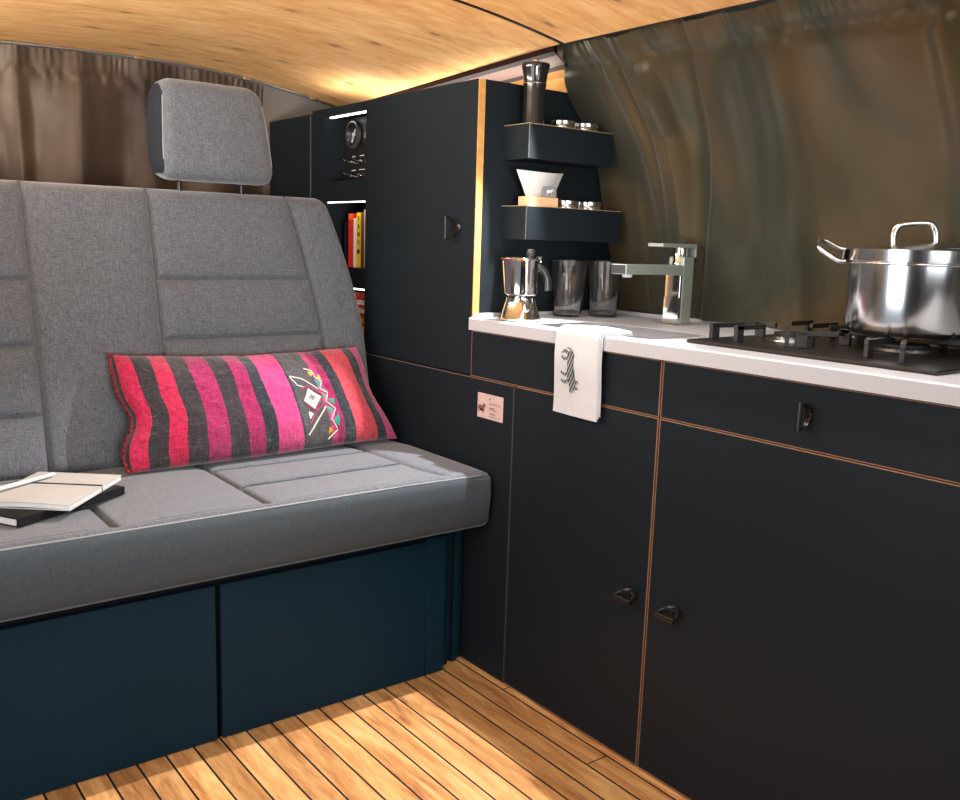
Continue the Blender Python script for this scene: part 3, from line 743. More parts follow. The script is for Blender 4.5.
# faucet
def faucet():
    cx, cy = .350, -.278
    T = thing('faucet', 'square chrome mixer tap standing at the back of the sink', 'faucet', (cx,cy,ZW))
    bm = BM(); box(bm, (cx-.026,cy-.024,ZW), (cx+.026,cy+.024,ZW+.003), .001, 1); obj('base_plate', bm, M['chrome'], T)
    bm = BM(); box(bm, (cx-.012,cy-.022,ZW+.003), (cx+.022,cy+.022,ZW+.152), .0015); bd = obj('column', bm, M['fchrome'], T)
    bm = BM(); box(bm, (cx-.020,cy-.0215,ZW+.003), (cx-.0121,cy+.0215,ZW+.112), .001); box(bm, (cx-.022,cy-.0215,ZW+.003), (cx-.0202,cy+.0215,ZW+.062), .0005, 1); obj('chrome_front', bm, M['chrome'], bd)
    bm = BM(); box(bm, (cx-.195,cy-.022,ZW+.113), (cx-.0121,cy+.022,ZW+.134), .0015); sp = obj('spout', bm, M['fchrome'], T)
    bm = BM(); box(bm, (cx-.1965,cy-.0205,ZW+.1145), (cx-.1951,cy+.0205,ZW+.1325)); obj('spout_tip', bm, M['chrome'], sp)
    bm = BM(); lathe(bm, [(0,.106),(.009,.106),(.011,.108),(.011,.1129),(0,.1129)], (cx-.168,cy,ZW), 24); obj('aerator', bm, M['white_plastic'], sp, 40)
    bm = BM(); lathe(bm, [(0,.1345),(.0165,.1345),(.0165,.139),(.0155,.141),(.0155,.172),(0,.172)], (cx-.001,cy,ZW), 28); obj('cartridge', bm, M['chrome'], T, 40)
    bm = BM(); prism(bm, [(cx-.085,ZW+.173),(cx+.026,ZW+.173),(cx+.026,ZW+.152),(cx+.030,ZW+.152),(cx+.030,ZW+.181),(cx-.085,ZW+.181)], 'y', cy-.022, cy+.022)
    bmesh.ops.bevel(bm, geom=bm.edges[:], offset=.001, segments=1, affect='EDGES'); obj('lever', bm, M['fchrome'], T)
faucet()

# towel folded over the worktop edge
def towel():
    T = thing('towel', 'folded white cotton towel with dark bull print, hanging over the worktop edge', 'towel', (-.02,-.35,.66))
    def layer(off, zend, dy, t, nm, y0=-.289, y1=-.408):
        path = [(.040,ZT+.003+off),(.015,ZT+.0035+off),(-.006,ZT+.0035+off),(-.015-off*.8,ZT-.0015+off*.5),(-.0175-off,ZT-.014),(-.019-off,ZT-.05),(-.018-off,.76),(-.016-off,.72),(-.0155-off,.69),(-.0155-off,zend)]
        P = spline([(a,0,b) for a, b in path], 8); n = len(P)
        bm = BM()
        def f(i, v):
            p = P[i]; s = i/(n-1); w = dy
            y = y0+(y1-y0)*v + .010*(1-v)*max(0, 1-s*3)*0
            y += -.006*(v-.5)*s - .026*max(0, 1-s*3.2)**1.5*(v) + .006*max(0, 1-s*3)*(1-v)*-1     # widens slightly on the top
            bul = .0022*math.sin(v*PI)*(1 if s > .2 else s*5)+.0012*noise.noise(Vector((v*4, s*5, off*100)))
            return Vector((p.x-bul, y, p.z+(.0025*math.sin(v*PI) if s < .25 else 0)-.010*v*max(0, s-.8)*1.2))
        A = [[f(i, j/16) for j in range(17)] for i in range(n)]
        G = [[bm.verts.new(p) for p in row] for row in A]
        for i in range(n-1):
            for j in range(16): bm.faces.new((G[i][j], G[i+1][j], G[i+1][j+1], G[i][j+1]))
        bmesh.ops.recalc_face_normals(bm, faces=bm.faces)
        bmesh.ops.solidify(bm, geom=bm.faces[:], thickness=t)
        return obj(nm, bm, M['towel'], T, 60), A
    layer(.0, .684, 0, .0025, 'under_fold', -.296, -.412)
    o, A = layer(.0065, .675, 0, .004, 'top_fold')
    o2, _ = layer(.0035, .680, 0, .0025, 'middle_fold', -.291, -.410)
    m, nt, b, _o = new_mat('striped_bull_print'); setp(b, (.03,.03,.035), .9)
    wv = nt.nodes.new('ShaderNodeTexWave'); wv.inputs['Scale'].default_value = 105; wv.inputs['Distortion'].default_value = 2.5; wv.inputs['Detail Scale'].default_value = 3
    nt.links.new(coords(nt, (1,.6,1), (.5,0,0)), wv.inputs['Vector']); wv.bands_direction = 'DIAGONAL'
    nt.links.new(ramp(nt, wv.outputs['Fac'], [(.45, (.035,.037,.045)), (.85, (.28,.29,.30))]), b.inputs['Base Color'])
    x = min(v.co.x for v in o.data.vertices if .06 < v.co.z < .14)+T.location.x-.0003
    pieces = [[(0,.56),(.05,.62),(.12,.65),(.35,.62),(.56,.65),(.68,.72),(.76,.74),(.84,.52),(.74,.36),(.56,.30),(.24,.31),(.06,.33),(0,.42)],
        [(.74,.74),(.86,.76),(.95,.70),(1.06,.55),(1.02,.48),(.9,.50),(.80,.42)], [(.76,.74),(.72,.86),(.76,.92),(.82,.76)], [(.86,.75),(.92,.88),(.96,.86),(.92,.72)],
        [(.02,.36),(-.03,.18),(.05,.0),(.10,.0),(.05,.18),(.12,.34)], [(.13,.33),(.20,.16),(.14,.02),(.20,.0),(.27,.16),(.22,.33)],
        [(.56,.33),(.58,.16),(.53,.0),(.59,.0),(.65,.16),(.64,.35)], [(.68,.38),(.78,.22),(.73,.04),(.79,.02),(.85,.20),(.78,.42)],
        [(0,.56),(-.05,.50),(-.09,.30),(-.06,.30),(-.02,.46),(.02,.52)]]
    for k, pc in enumerate(pieces):
        bm = BM(); plate(bm, [(x-.00008*k, -.312-.056*b_, .805-.080*a) for a, b_ in pc], (-1,0,0), .0004)
        obj('bull_print', bm, m, T)
towel()

# ------------------------------------------------------------------ gas hob
def hob():
    T = thing('gas_hob', 'dark metal two burner gas hob with cast iron grates set in the worktop', 'hob', (.24,-.79,ZW))
    x0, x1, ya, yb = .056, .425, -1.025, -.557; z = ZW
    bm = BM(); box(bm, (x0,ya,z), (x1,yb,z+.0065), .002); obj('plate', bm, M['hob'], T)
    zt = z+.0066
    for (bx, by, R) in ((.235,-.655,.030),(.262,-.862,.042)):
        bm = BM(); lathe(bm, [(0,0),(R*1.5,0),(R*1.45,.002),(R*1.15,.003),(R*1.1,.008),(R*1.05,.009),(0,.009)], (bx,by,zt), 36); b = obj('burner', bm, M['burner_alu'], T, 35)
        bm = BM(); lathe(bm, [(0,.009),(R*.98,.009),(R,.011),(R*.97,.015),(0,.016)], (bx,by,zt), 36)
        for k in range(24):
            a = 2*PI*k/24; xbox(bm, (-.0015,-.001,0), (.0015,.001,.006), Matrix.Translation((bx+R*1.08*math.cos(a), by+R*1.08*math.sin(a), zt+.003)) @ Matrix.Rotation(a, 4, 'Z'))
        obj('burner_cap', bm, M['burner_cap'], b, 35)
    zp = .878
    def finger(bm, x, y, dx, dy, L, w=.008):
        """post at (x,y) and a flat bar from its head towards (dx,dy)"""
        d = Vector((dx, dy, 0)).normalized(); m = Matrix.Translation((x,y,0)) @ Matrix.Rotation(math.atan2(d.y, d.x), 4, 'Z')
        xbox(bm, (-.0,-w/2,zt), (.020,w/2,zp-.0005), m, .0012)
        xbox(bm, (-.001,-w/2,zp-.009), (L,w/2,zp), m, .0012)
    def sup(x, y, dx, dy, L):
        bm = BM(); finger(bm, x, y, dx, dy, L); obj('pan_support', bm, M['iron'], T, None)
    sup(.098, -.578, 1, -.1, .085); sup(.103, -.630, 1, 0, .085); sup(.385, -.600, -1, -.1, .085); sup(.385, -.655, -1, 0, .085)
    sup(.235, -.578, 0, -1, .045); sup(.118, -.728, .8, .55, .075); sup(.372, -.728, -.8, .5, .075)
    sup(.122, -.742, .7, -.5, .075); sup(.110, -.880, 1, .1, .10); sup(.092, -.950, .9, .45, .12)
    sup(.400, -.752, -.7, -.5, .085); sup(.405, -.865, -1, 0, .09); sup(.395, -.968, -.9, .5, .10); sup(.262, -.985, 0, 1, .07); sup(.262, -.742, 0, -1, .07)
    bm = BM()
    box(bm, (.16,-.752,zt), (.166,-.746,zp-.012)); box(bm, (.36,-.752,zt), (.366,-.746,zp-.012)); box(bm, (.16,-.752,zp-.012), (.366,-.746,zp-.006))
    obj('cross_bar', bm, M['iron'], T)
hob()

# ------------------------------------------------------------------ cooking pot
def cookpot():
    c = Vector((.266,-.860,.8785)); R = .1015; H = .143
    T = thing('cooking_pot', 'stainless steel cooking pot with lid on the gas hob', 'pot', tuple(c))
    bm = BM(); lathe(bm, [(0,0),(R*.86,0),(R*.90,.002),(R*.965,.009),(R,.022),(R,H-.024),(R+.0015,H-.022),(R+.0075,H-.019),(R+.008,H),(R+.0072,H+.0006),(R+.0058,H),(R+.0055,H-.016),(R-.002,H-.019),(R-.002,.02),(0,.006)], c, 72)
    body = obj('pot_body', bm, M['brushed'], T, 28)
    # rounded rim bead
    bm = BM(); tube(bm, [(c.x+(R+.003)*math.cos(a), c.y+(R+.003)*math.sin(a), c.z+H-.023) for a in [2*PI*k/72 for k in range(72)]], .0022, 8, True); obj('rim_bead', bm, M['chrome'], body, 60)
    # side loop handles along the view-left / view-right direction
    for s in (1, -1):
        d = Vector((.78*-1, .625, 0)).normalized()*s if True else None
        d = Vector((-.52,.854,0)).normalized()*s
        q = Vector((-d.y, d.x, 0)); zc = c.z+H-.012
        pts = []
        prof = [(R+.006,-.028,0),(R+.018,-.028,.001),(R+.040,-.026,.014),(R+.050,-.018,.019),(R+.052,0,.020),(R+.050,.018,.019),(R+.040,.026,.014),(R+.018,.028,.001),(R+.006,.028,0)]
        ctrl = [c+Vector((0,0,0))+d*a+q*b+Vector((0,0,H-.012+h-.38*b*s)) for a, b, h in prof]
        bm = BM(); tube(bm, spline(ctrl, 6), .0058, 12, False, .85); obj('side_handle', bm, M['brushed'], T, 50)
        bm = BM()
        m = Matrix.Translation(c+d*(R+.010)+Vector((0,0,H-.011))) @ Matrix.Rotation(math.atan2(d.y, d.x), 4, 'Z')
        xbox(bm, (-.002,-.036,-.010), (.001,.036,.010), m, .001); obj('handle_bracket', bm, M['brushed'], T)
    # lid, resting slightly askew
    def tilt(bm_, ang=.085):
        ax = Vector((.8,.6,0)); m = Matrix.Translation(c+Vector((0,0,H+.002))) @ Matrix.Rotation(-ang, 4, ax) @ Matrix.Translation(-(c+Vector((0,0,H+.002))))
        bm_.transform(m); return bm_
    z0 = H+.0
    bm = BM(); lathe(bm, [(0,z0+.006),(R*.5,z0+.0045),(R*.9,z0-.001),(R+.002,z0-.002),(R+.003,z0+.001),(R*.93,z0+.003),(R*.7,z0+.009),(R*.35,z0+.0125),(0,z0+.013)], c, 72); tilt(bm)
    lid = obj('lid', bm, M['brushed'], T, 28)
    e = Vector((.8,-.6,0)); 
    prof = [(-.036,.010),(-.0365,.020),(-.034,.034),(-.026,.043),(-.012,.0455),(.012,.0455),(.026,.043),(.034,.034),(.0365,.020),(.036,.008)]
    bm = BM(); tube(bm, spline([c+e*(a+.0)+Vector((0,0,z0+h)) for a, h in prof], 6), .0056, 12, False, .8, tuple(Vector((.6,.8,0)))); tilt(bm)
    obj('lid_handle', bm, M['brushed'], lid, 50)
cookpot()

# ------------------------------------------------------------------ bench
def groove(d, w=.006, a=.010): return a*math.exp(-(d/w)**2)
def segd(px, py, ax, ay, bx, by):
    dx, dy = bx-ax, by-ay; t = max(0, min(1, ((px-ax)*dx+(py-ay)*dy)/(dx*dx+dy*dy)))
    return math.hypot(px-ax-t*dx, py-ay-t*dy)
BY0, BSL = .383, .235
def back_y(z): return BY0+(z-.49)*BSL
def bench():
    T = thing('bench_seat', 'grey upholstered folding bench seat on a dark blue storage base', 'bench', (-.7,.25,0))
    # --- base
    bm = BM(); box(bm, (-1.38,.014,.0), (-.082,.36,.352)); box(bm, (-1.38,.004,.335), (-.082,.03,.366)); obj('base_frame', bm, M['recess'], T)
    for (xa, xb) in ((-.623,-.1315),(-1.24,-.6345)):
        bm = BM(); box(bm, (xa,0,.002), (xb,.0135,.3295), .0012, 1); obj('base_panel', bm, M['base_blue'], T)
    bm = BM(); box(bm, (-.1300,0,.002), (-.0775,.0135,.3365), .0012, 1); obj('end_panel', bm, M['base_blue'], T)
    bm = BM()
    for (xa, xb, y) in ((-.064,-.050,.022),(-.050,-.034,.034),(-.034,-.020,.026),(-.020,-.004,.036)): box(bm, (xa,y,.001), (xb,.30,.362), .001, 1)
    obj('side_rail', bm, M['base_blue'], T)
    # --- seat cushion
    segs = [(-.541,-.078,-.541,.40),(-.831,-.078,-.831,.40),(-.541,.098,-.147,.105),(-.541,.253,-.147,.253),(-.147,.40,-.132,.04),(-.132,.04,-.105,-.078),(-.831,.10,-1.23,.10),(-.831,.253,-1.23,.253)]
    def fs(p, n):
        if n.z > .3:
            k = n.z
            y = p.y
            dm = min(segd(p.x, y, *s) for s in segs)+max(0, -.045-y)*2.5
            puff = .009*(1-math.exp(-dm/.028))
            p.z += k*(puff-.006-groove(dm)*max(0, min(1, (y+.066)/.03))) - .012*max(0, (-.0-y))*.6
            if y < -.045: p.z -= .0018*math.exp(-((y+.056)/.0035)**2)
            # hollow towards the backrest
            p.z -= .006*max(0, min(1, (y-.25)/.1))
        if n.y < -.3:
            t = (p.z-.368)/.13; p.y += -.010*math.sin(PI*max(0, min(1, t)))*(-n.y)+.012*(1-t)
            p.y -= .002*noise.noise(Vector((p.x*5, p.z*9, 0)))
        if n.z < -.5: p.z += 0
        if p.x > -.12: p.z -= .06*(p.x+.12)**2*8 if n.z > .3 else 0
        return p
    bm = rbox((-1.36,-.078,.3675), (-.004,.40,.4985), .020, (520,240,26), fs)
    o = obj('seat_cushion', bm, [M['fabric'], M['fabric_shaded']], T, 80)
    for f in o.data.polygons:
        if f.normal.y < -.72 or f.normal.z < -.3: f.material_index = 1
    bm = BM(); pts = [(-1.34+1.30*i/60, -.0725, .4945-(.0028*math.exp(-((i-60)/6)**2))) for i in range(61)]
    tube(bm, pts, .0018, 6); obj('piping', bm, M['piping'], o, 60)
    # --- backrest
    vs = [-.841,-.573]; segb = []
    zz = (.904,.766,.618)
    def fb(p, n):
        z = p.z; x = p.x
        rs = -.182+.022*max(0, min(1, (1.11-z)/.40))          # right panel seam, splays downwards
        ls = -1.19
        d = min(abs(x+.841), abs(x+.573), abs(x-rs), abs(x-ls))
        if n.y < -.3:
            dh = 1
            if -.573 < x < rs or ls < x < -.841: dh = min(abs(z-q) for q in zz)
            dm = min(d, dh); pf = .015*(1-math.exp(-dm/.03))
            p.y -= (-n.y)*(pf-.006-groove(dm, .0052, .011))
            p.y -= .0015*noise.noise(Vector((x*7, z*7, 3)))
        # taper the upper right corner in, splay the foot out
        k = max(0, min(1, (z-.75)/.36))
        if x > -.35: p.x -= (.075*k**1.6)*((x+.35)/.30)
        p.y += (z-.49)*BSL
        return p
    bm = rbox((-1.36,BY0,.485), (-.035,BY0+.125,1.112), .030, (500,24,230), fb)
    b = obj('backrest', bm, M['fabric'], T, 80)
    # --- headrest
    def fh(p, n):
        z0, z1 = 1.134, 1.365; t = (p.z-z0)/(z1-z0); xc = -.405
        w = 1.01-.13*t+.02*math.sin(PI*t)
        p.x = xc+(p.x-xc)*w
        bow = -.012*math.cos((p.x-xc)/.14*PI/2)
        p.y += bow*(1 if n.y < 0 else .3)+.014*math.sin(PI*t)*(1 if n.y > 0 else -.4)
        p.y += (p.z-z0)*.22 - .02*max(0, .25-t)
        p.z += .010*(p.x-xc)/.14*0
        return p
    bm = rbox((-.552,.498,1.134), (-.260,.600,1.370), .040, (60,24,50), fh)
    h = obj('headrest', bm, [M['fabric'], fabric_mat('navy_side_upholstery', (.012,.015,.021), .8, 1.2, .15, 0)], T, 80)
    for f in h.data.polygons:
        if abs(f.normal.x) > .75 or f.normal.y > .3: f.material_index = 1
    for s in (-1, 1):
        # piping on the rounded front edge of each cheek
        bm = BM(); front_pts = []
        xe = (-.260-.040+.0283) if s > 0 else (-.552+.040-.0283)
        for k in range(25):
            z = 1.134+.236*(.19+.62*k/24); front_pts.append(fh(Vector((xe, .5097, z)), Vector((s*.7, -.7, 0))))
        tube(bm, front_pts, .0016, 6); obj('piping', bm, M['piping'], h, 60)
        bm = BM(); x = -.414+s*.078
        tube(bm, [(x,.552,1.085),(x,.553,1.150)], .0055, 12); obj('headrest_post', bm, M['handle'], h, 60)
bench()

# ------------------------------------------------------------------ kilim pillow
def pillow():
    A0, A1 = Vector((-.706,.272,.507)), Vector((-.026,.300,.514))     # bottom left / right
    B0, B1 = Vector((-.712,.390,.746)), Vector((-.098,.390,.737))     # top left / right
    def cen(u, v):
        a = A0.lerp(A1, u); b = B0.lerp(B1, u)
        p = a.lerp(b, v)
        # pinches and sags of the soft edges
        p.x += .020*math.exp(-((v-.42)/.16)**2)*(1-u)**6 - .012*math.exp(-((v-.12)/.18)**2)*(1-u)**6
        p.x += -.020*math.exp(-((v-.5)/.3)**2)*u**6
        p.z += -.012*math.sin(PI*u)*v**3 + .004*noise.noise(Vector((u*5, 0, 1)))*v - .009*u**8*(1-v)**2
        p.z -= .004*math.sin(PI*u)*(1-v)**2
        return p
    nrm = Vector((0,-.90,.42)).normalized()
    def th(u, v):
        a = max(0, 1-abs(2*u-1)**4.5)**.55; b = max(0, 1-abs(2*v-1)**2.6)**.6
        w = 1+.17*noise.noise(Vector((u*7, v*3, 9)))+.05*noise.noise(Vector((u*16, v*8, 2)))
        return .056*a*b*w
    def surf(u, v, s=1, e=0):
        r = .0018*noise.noise(Vector((u*50, v*22, 4)))*(th(u, v) > .01)
        return cen(u, v)+nrm*(s*(th(u, v)+e)+r)
    m, nt, b, o_ = new_mat('kilim_stripes'); setp(b, (.5,.05,.1), .95, 0, .15, sheen=.3)
    uvn = nt.nodes.new('ShaderNodeUVMap'); uvn.uv_map = 'UVMap'
    sp = nt.nodes.new('ShaderNodeSeparateXYZ'); nt.links.new(uvn.outputs[0], sp.inputs[0])
    mp = nt.nodes.new('ShaderNodeMapping'); mp.inputs['Scale'].default_value = (60,8,1); nt.links.new(uvn.outputs[0], mp.inputs[0])
    wob = noise_n(nt, mp.outputs[0], .3, 2)
    uu = math_n(nt, 'ADD', sp.outputs[0], math_n(nt, 'MULTIPLY', math_n(nt, 'SUBTRACT', wob, .5), .010))
    red, mag, pnk, sal = srgb(150,20,58), srgb(126,20,70), srgb(168,48,100), srgb(182,56,70)
    dk, dk2, gr = (.019,.015,.018), (.012,.016,.023), (.045,.045,.050)
    st = [(0,dk),(.012,red),(.085,dk),(.165,red),(.235,dk),(.318,mag),(.408,dk),(.475,mag),(.54,dk2),(.585,pnk),(.675,dk2),(.685,pnk),(.692,gr),(.785,pnk),(.80,mag),(.835,sal),(.845,dk2),(.88,sal),(.945,dk2),(.97,pnk)]
    # positions are fractions of the pillow width (perspective already taken out)
    dL, dR = 1.92, 2.29
    st = [((s*dL)/(dR-s*(dR-dL)) if s > 0 else 0, c) for s, c in
          [(0,dk),(.012,red),(.07,dk),(.14,red),(.205,dk),(.28,mag),(.36,dk),(.43,mag),(.49,dk2),(.54,pnk),(.632,dk2),(.640,gr),(.742,pnk),(.762,mag),(.79,dk2),(.833,sal),(.92,dk2),(.955,pnk)]]
    col = ramp(nt, uu, st, 'CONSTANT')
    # woven slub and worn threads
    mp2 = nt.nodes.new('ShaderNodeMapping'); mp2.inputs['Scale'].default_value = (240,12,1); nt.links.new(uvn.outputs[0], mp2.inputs[0])
    thr = noise_n(nt, mp2.outputs[0], 1, 3, .6)
    mp3 = nt.nodes.new('ShaderNodeMapping'); mp3.inputs['Scale'].default_value = (30,110,1); nt.links.new(uvn.outputs[0], mp3.inputs[0])
    th2 = noise_n(nt, mp3.outputs[0], 1, 4, .7)
    k = ramp(nt, math_n(nt, 'MULTIPLY', math_n(nt, 'ADD', thr, th2), .5), [(.36, (.45,.45,.45)), (.5, (1,1,1)), (.66, (1.7,1.65,1.65))])
    col = mix(nt, 1, col, k, 'MULTIPLY')
    mp4 = nt.nodes.new('ShaderNodeMapping'); mp4.inputs['Scale'].default_value = (14,34,1); nt.links.new(uvn.outputs[0], mp4.inputs[0])
    worn = ramp(nt, noise_n(nt, mp4.outputs[0], 1.2, 7, .8, 2.2), [(.56, (0,0,0)), (.66, (.5,.5,.5))])
    col = mix(nt, math_n(nt, 'MULTIPLY', worn, .55), col, (.42,.34,.36))
    nt.links.new(col, b.inputs['Base Color']); bump(nt, b, math_n(nt, 'ADD', thr, th2), .5, .003)
    T = thing('pillow', 'striped pink and black woven kilim pillow leaning on the bench backrest', 'pillow', (-.38,.33,.513))
    bm = BM(); uvl = bm.loops.layers.uv.new('UVMap'); nu, nv = 150, 64
    for s in (1, -1):
        G = [[bm.verts.new(surf(i/nu, j/nv, s)) for j in range(nv+1)] for i in range(nu+1)]
        for i in range(nu):
            for j in range(nv):
                f = bm.faces.new((G[i][j], G[i+1][j], G[i+1][j+1], G[i][j+1]))
                for l, (a, c2) in zip(f.loops, ((i,j),(i+1,j),(i+1,j+1),(i,j+1))): l[uvl].uv = (a/nu, c2/nv)
    bmesh.ops.remove_doubles(bm, verts=bm.verts, dist=.0004)
    P = obj('pillow_cover', bm, m, T, 80)
    # overcast edging stitches on the left and top edge
    em = plain('red_black_stitching', (.16,.01,.02), .9, 0, .2, .9, 220)
    bm = BM(); pts = [surf(.0, v/60, 1) for v in range(61)]
    pts = [p+Vector((.0015*math.sin(i*2.1), -.001*math.cos(i*1.7), 0)) for i, p in enumerate(pts)]
    tube(bm, pts, [.0032+.0014*math.sin(i*1.9) for i in range(61)], 8); obj('edge_stitching', bm, em, P, 60)
    bm = BM(); pts = [surf(u/120, 1.0, 1) for u in range(121)]
    tube(bm, pts, [.0016+.001*math.sin(i*1.3) for i in range(121)], 6); obj('edge_stitching', bm, em, P, 60)
    # embroidered motif
    def uvp(cx, cy):
        px, py = 270+cx/8, 360+cy/8
        v = 1-(py-352)/(465-352)*1.0
        t = (py-352)/(456-352)
        xl = 107+t*21+(2 if t < .5 else 0); xr = 356+t*36
        s = (px-xl)/(xr-xl); u = s*dL/(dR-s*(dR-dL))
        yt = 358-(px-107)*.03; yb = 472-(px-128)*.115
        v = 1-(py-yt)/(yb-yt)
        return u, max(0, min(1, v))
    def stroke(bm, pts, w):
        P2 = []
        for (a, b2) in zip(pts, pts[1:]):
            for k in range(6): P2.append((a[0]+(b2[0]-a[0])*k/6, a[1]+(b2[1]-a[1])*k/6))
        P2.append(pts[-1])
        tube(bm, [surf(*uvp(*q), 1, .0008) for q in P2], w, 6, False, 1)
    def patch(bm, pts):
        c0 = (sum(p[0] for p in pts)/len(pts), sum(p[1] for p in pts)/len(pts)); n = 4
        cv = bm.verts.new(surf(*uvp(*c0), 1, .0016)); R = []
        ring = []
        for (a, b2) in zip(pts, pts[1:]+pts[:1]):
            for k in range(n): ring.append((a[0]+(b2[0]-a[0])*k/n, a[1]+(b2[1]-a[1])*k/n))
        V = [bm.verts.new(surf(*uvp(*q), 1, .0014)) for q in ring]; V0 = [bm.verts.new(surf(*uvp(*q), 1, -.001)) for q in ring]
        for i in range(len(V)):
            j = (i+1) % len(V); bm.faces.new((cv, V[i], V[j])); bm.faces.new((V[i], V0[i], V0[j], V[j]))
    cream = plain('cream_wool', srgb(185,176,168), .95, 0, .2, .1, 200); teal = plain('teal_wool', srgb(28,128,108), .95, 0, .2, .1, 200)
    yw = plain('yellow_wool', srgb(200,150,36), .95, 0, .2, .1, 200); crim = plain('crimson_wool', srgb(170,50,85), .95, 0, .2, .1, 200); gy = plain('grey_wool', srgb(110,112,105), .95, 0, .2, .1, 200)
    bm = BM(); stroke(bm, [(190,135),(250,160),(262,215),(318,250),(300,310),(355,345),(335,415),(405,470),(375,545),(430,620),(370,680)], .0016); obj('embroidery', bm, cream, P, 60)
    bm = BM()
    for t in ([(258,245),(305,255),(290,295)],[(318,300),(365,340),(330,330)],[(308,340),(340,365),(320,400)],[(355,400),(400,390),(398,440)],[(338,450),(385,470),(368,515)],[(395,560),(425,500),(440,600)]): patch(bm, t)
    obj('embroidery', bm, teal, P, 60)
    for t in ([(215,165),(255,170),(240,212)],[(280,225),(298,190),(318,238)],[(365,600),(398,625),(368,655)]):
        bm = BM(); patch(bm, t); obj('embroidery', bm, yw, P, 60)
    bm = BM(); patch(bm, [(205,310),(300,375),(255,465),(170,405)]); stroke(bm, [(70,205),(160,235),(285,315)], .0016); stroke(bm, [(335,450),(270,560),(212,655)], .0018); stroke(bm, [(70,210),(120,285),(165,300)], .0012); patch(bm, [(205,485),(245,500),(215,545)])
    obj('embroidery', bm, cream, P, 60)
    bm = BM(); stroke(bm, [(150,320),(200,290),(318,365),(260,475),(195,435)], .0012); stroke(bm, [(320,430),(265,490),(215,580)], .0011); obj('embroidery', bm, crim, P, 60)
    bm = BM()
    def patch2(pts):
        V = [bm.verts.new(surf(*uvp(*q), 1, .0024)) for q in pts]; V0 = [bm.verts.new(surf(*uvp(*q), 1, .0)) for q in pts]
        bm.faces.new(V)
        for i in range(len(V)): bm.faces.new((V[i], V0[i], V0[(i+1) % len(V)], V[(i+1) % len(V)]))
    patch2([(222,355),(258,378),(238,408),(200,385)]); obj('embroidery', bm, gy, P, 60)
pillow()

# ------------------------------------------------------------------ notebooks and pen
zs = .5035
def quad_prism(bm, q, z0, z1): return prism(bm, q, 'z', z0, z1)
T = thing('notebook', 'thick black notebook lying underneath the cream notebook on the bench', 'notebook', (-.9,.1,zs))
q = [(-.977,.008),(-.764,.128),(-.83,.245),(-1.045,.128)]
bm = BM(); quad_prism(bm, q, zs, zs+.0022); quad_prism(bm, q, zs+.0135, zs+.0157)
e = .004
prism(bm, [q[0],q[1],(q[1][0]-.002,q[1][1]+.004),(q[0][0]-.002,q[0][1]+.004)], 'z', zs+.0022, zs+.0135)
obj('cover', bm, M['black_cover'], T)
def inset(q, d):
    c = Vector((sum(p[0] for p in q)/4, sum(p[1] for p in q)/4)); return [tuple(c+(Vector(p)-c)*(1-d)) for p in q]
bm = BM(); quad_prism(bm, [(q[0][0]-.0035,q[0][1]+.0056),(q[1][0]-.005,q[1][1]+.0035),(q[2][0]-.003,q[2][1]-.004),(q[3][0]+.002,q[3][1]-.002)], zs+.0024, zs+.0133); obj('pages', bm, M['paper'], T)
z1 = zs+.0162
T = thing('notebook', 'cream soft cover notebook with elastic band, on top of the black notebook', 'notebook', (-.87,.14,z1))
q = [(-.893,.010),(-.755,.178),(-.885,.285),(-1.023,.117)]
def leaf(z0, t, q, curl=0, mt=None, nm='cover', par=None):
    n = 16; bm = BM()
    A, B, C, D = [Vector((p[0], p[1], 0)) for p in q]
    def f(u, v):
        p = (A.lerp(B, v)).lerp(D.lerp(C, v), u)
        return Vector((p.x, p.y, z0+curl*(math.sin(u*PI)**2)*(1-v)**2))
    def g(a, b): return f(a, b)
    bm = solid_grid(g, lambda u, v: (0,0,1), lin(0,1,n), lin(0,1,n), t)
    return obj(nm, bm, mt, par, 50)
leaf(z1, .0016, q, 0, M['cream_card'], 'cover', T)
leaf(z1+.0018, .007, inset(q, .012), .002, M['paper'], 'pages', T)
leaf(z1+.009, .0016, q, .0025, M['cream_card'], 'cover', T)
bm = BM(); A, B, C, D = [Vector((p[0], p[1], 0)) for p in q]
ep = [A.lerp(B, .80), A.lerp(B, .80).lerp(D.lerp(C, .80), .5), D.lerp(C, .80)]
ep = [A.lerp(D, u).lerp(B.lerp(C, u), .60) for u in (0,.25,.5,.75,1)]
pts = [(ep[0].x-.0, ep[0].y-.0, z1-.0005)]+[(p.x, p.y, z1+.0122) for p in ep]
tube(bm, pts, .0016, 8, False, .6); obj('elastic_band', bm, M['cable'], T, 60)
# pen
T = thing('pen', 'white pen lying on the cream notebook', 'pen', (-.93,.2,z1+.012))
a = Vector((-.991,.148,z1+.0185)); b = Vector((-.868,.226,z1+.0170)); d = (b-a).normalized()
bm = BM(); tube(bm, [a, a+d*.004, a+d*.06, b-d*.003, b], [.0036,.0042,.0042,.0040,.0028], 16); obj('barrel', bm, M['white_plastic'], T, 50)
bm = BM(); tube(bm, [a-d*.009, a-d*.001], [.0028,.0040], 14); obj('push_button', bm, M['black_plastic'], T, 50)
s = Vector((-d.y, d.x, 0)); bm = BM(); up = Vector((0,0,.0062))+s*.001
tube(bm, [a+up*.6+d*.001, a+up+d*.004, a+up+d*.036, a+up*.85+d*.042], .0014, 8, False, .7); obj('clip', bm, M['chrome'], T, 50)

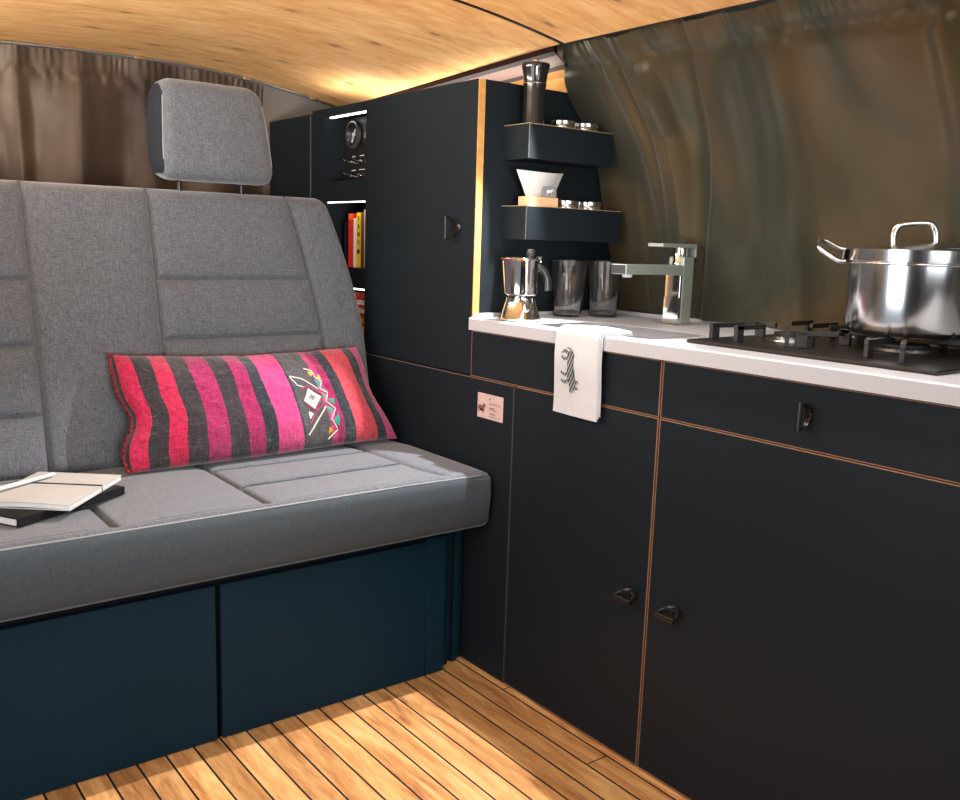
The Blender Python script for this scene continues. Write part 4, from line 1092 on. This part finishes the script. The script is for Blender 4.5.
# ------------------------------------------------------------------ light
def area(name, loc, target, sx, sy, power, col=(1,1,1), spread=None, along=None):
    l = bpy.data.lights.new(name, 'AREA'); l.shape = 'RECTANGLE'; l.size = sx; l.size_y = sy; l.energy = power; l.color = col
    if spread: l.spread = spread
    o = bpy.data.objects.new(name, l); COL.objects.link(o); o.location = loc
    o.rotation_euler = (Vector(target)-Vector(loc)).to_track_quat('-Z', 'Y').to_euler()
    if along:                                    # long side of the strip runs along this axis
        z = -(Vector(target)-Vector(loc)).normalized(); y = Vector(along); y = (y-z*y.dot(z)).normalized(); x = y.cross(z)
        o.rotation_euler = Matrix((x, y, z)).transposed().to_euler()
    return o
def spot(name, loc, target, power, ang, blend, rad, col=(1,1,1)):
    l = bpy.data.lights.new(name, 'SPOT'); l.energy = power; l.spot_size = math.radians(ang); l.spot_blend = blend; l.shadow_soft_size = rad; l.color = col
    o = bpy.data.objects.new(name, l); COL.objects.link(o); o.location = loc
    o.rotation_euler = (Vector(target)-Vector(loc)).to_track_quat('-Z', 'Y').to_euler(); return o
spot('ceiling_spot', (.105,-.150,1.425), (-.70,-.30,0), 110, 79, .35, .008, (1,.965,.95))
area('worktop_fill', (-.12,-.78,1.44), (-.02,-.78,.5), .03, 1.2, 6.0, (1,.98,.96), math.radians(140), (0,1,0))  # added lamp, whitens the counter and pot outside the spot cone
area('door_daylight', (-1.95,-.95,1.05), (0,-.3,.9), 1.2, 1.2, 23, (.90,.95,1))
area('cab_daylight', (-.55,-2.75,1.25), (-.5,.2,.8), 1.3, .8, 15, (.95,.98,1))
area('cabinet_top_strip', (.185,.42,1.376), (.26,.42,2), .02, .80, 1.1, (1,.90,.76), None, (0,1,0))
area('rear_corner_strip', (.10,.78,1.376), (.05,.78,2), .02, .24, .30, (1,.93,.84), None, (0,1,0))
area('ceiling_fill', (-1.0,-2.05,.85), (-.62,.50,1.49), .5, .4, 10, (1,.93,.84), math.radians(62))  # added upward fill behind the camera, brightens the rear ceiling
area('left_ceiling_fill', (-1.36,.25,1.36), (-.55,.25,1.56), 1.5, .03, 13, (1,.94,.84), math.radians(120))  # added out-of-view lamp, brightens the left of the ceiling
w = bpy.data.worlds.new('world'); SC.world = w; w.use_nodes = True
w.node_tree.nodes['Background'].inputs[0].default_value = (.80,.88,1,1); w.node_tree.nodes['Background'].inputs[1].default_value = .30
SC.view_settings.view_transform = 'Standard'; SC.view_settings.look = 'None'; SC.view_settings.exposure = 0; SC.view_settings.gamma = 1
SC.view_settings.use_curve_mapping = False
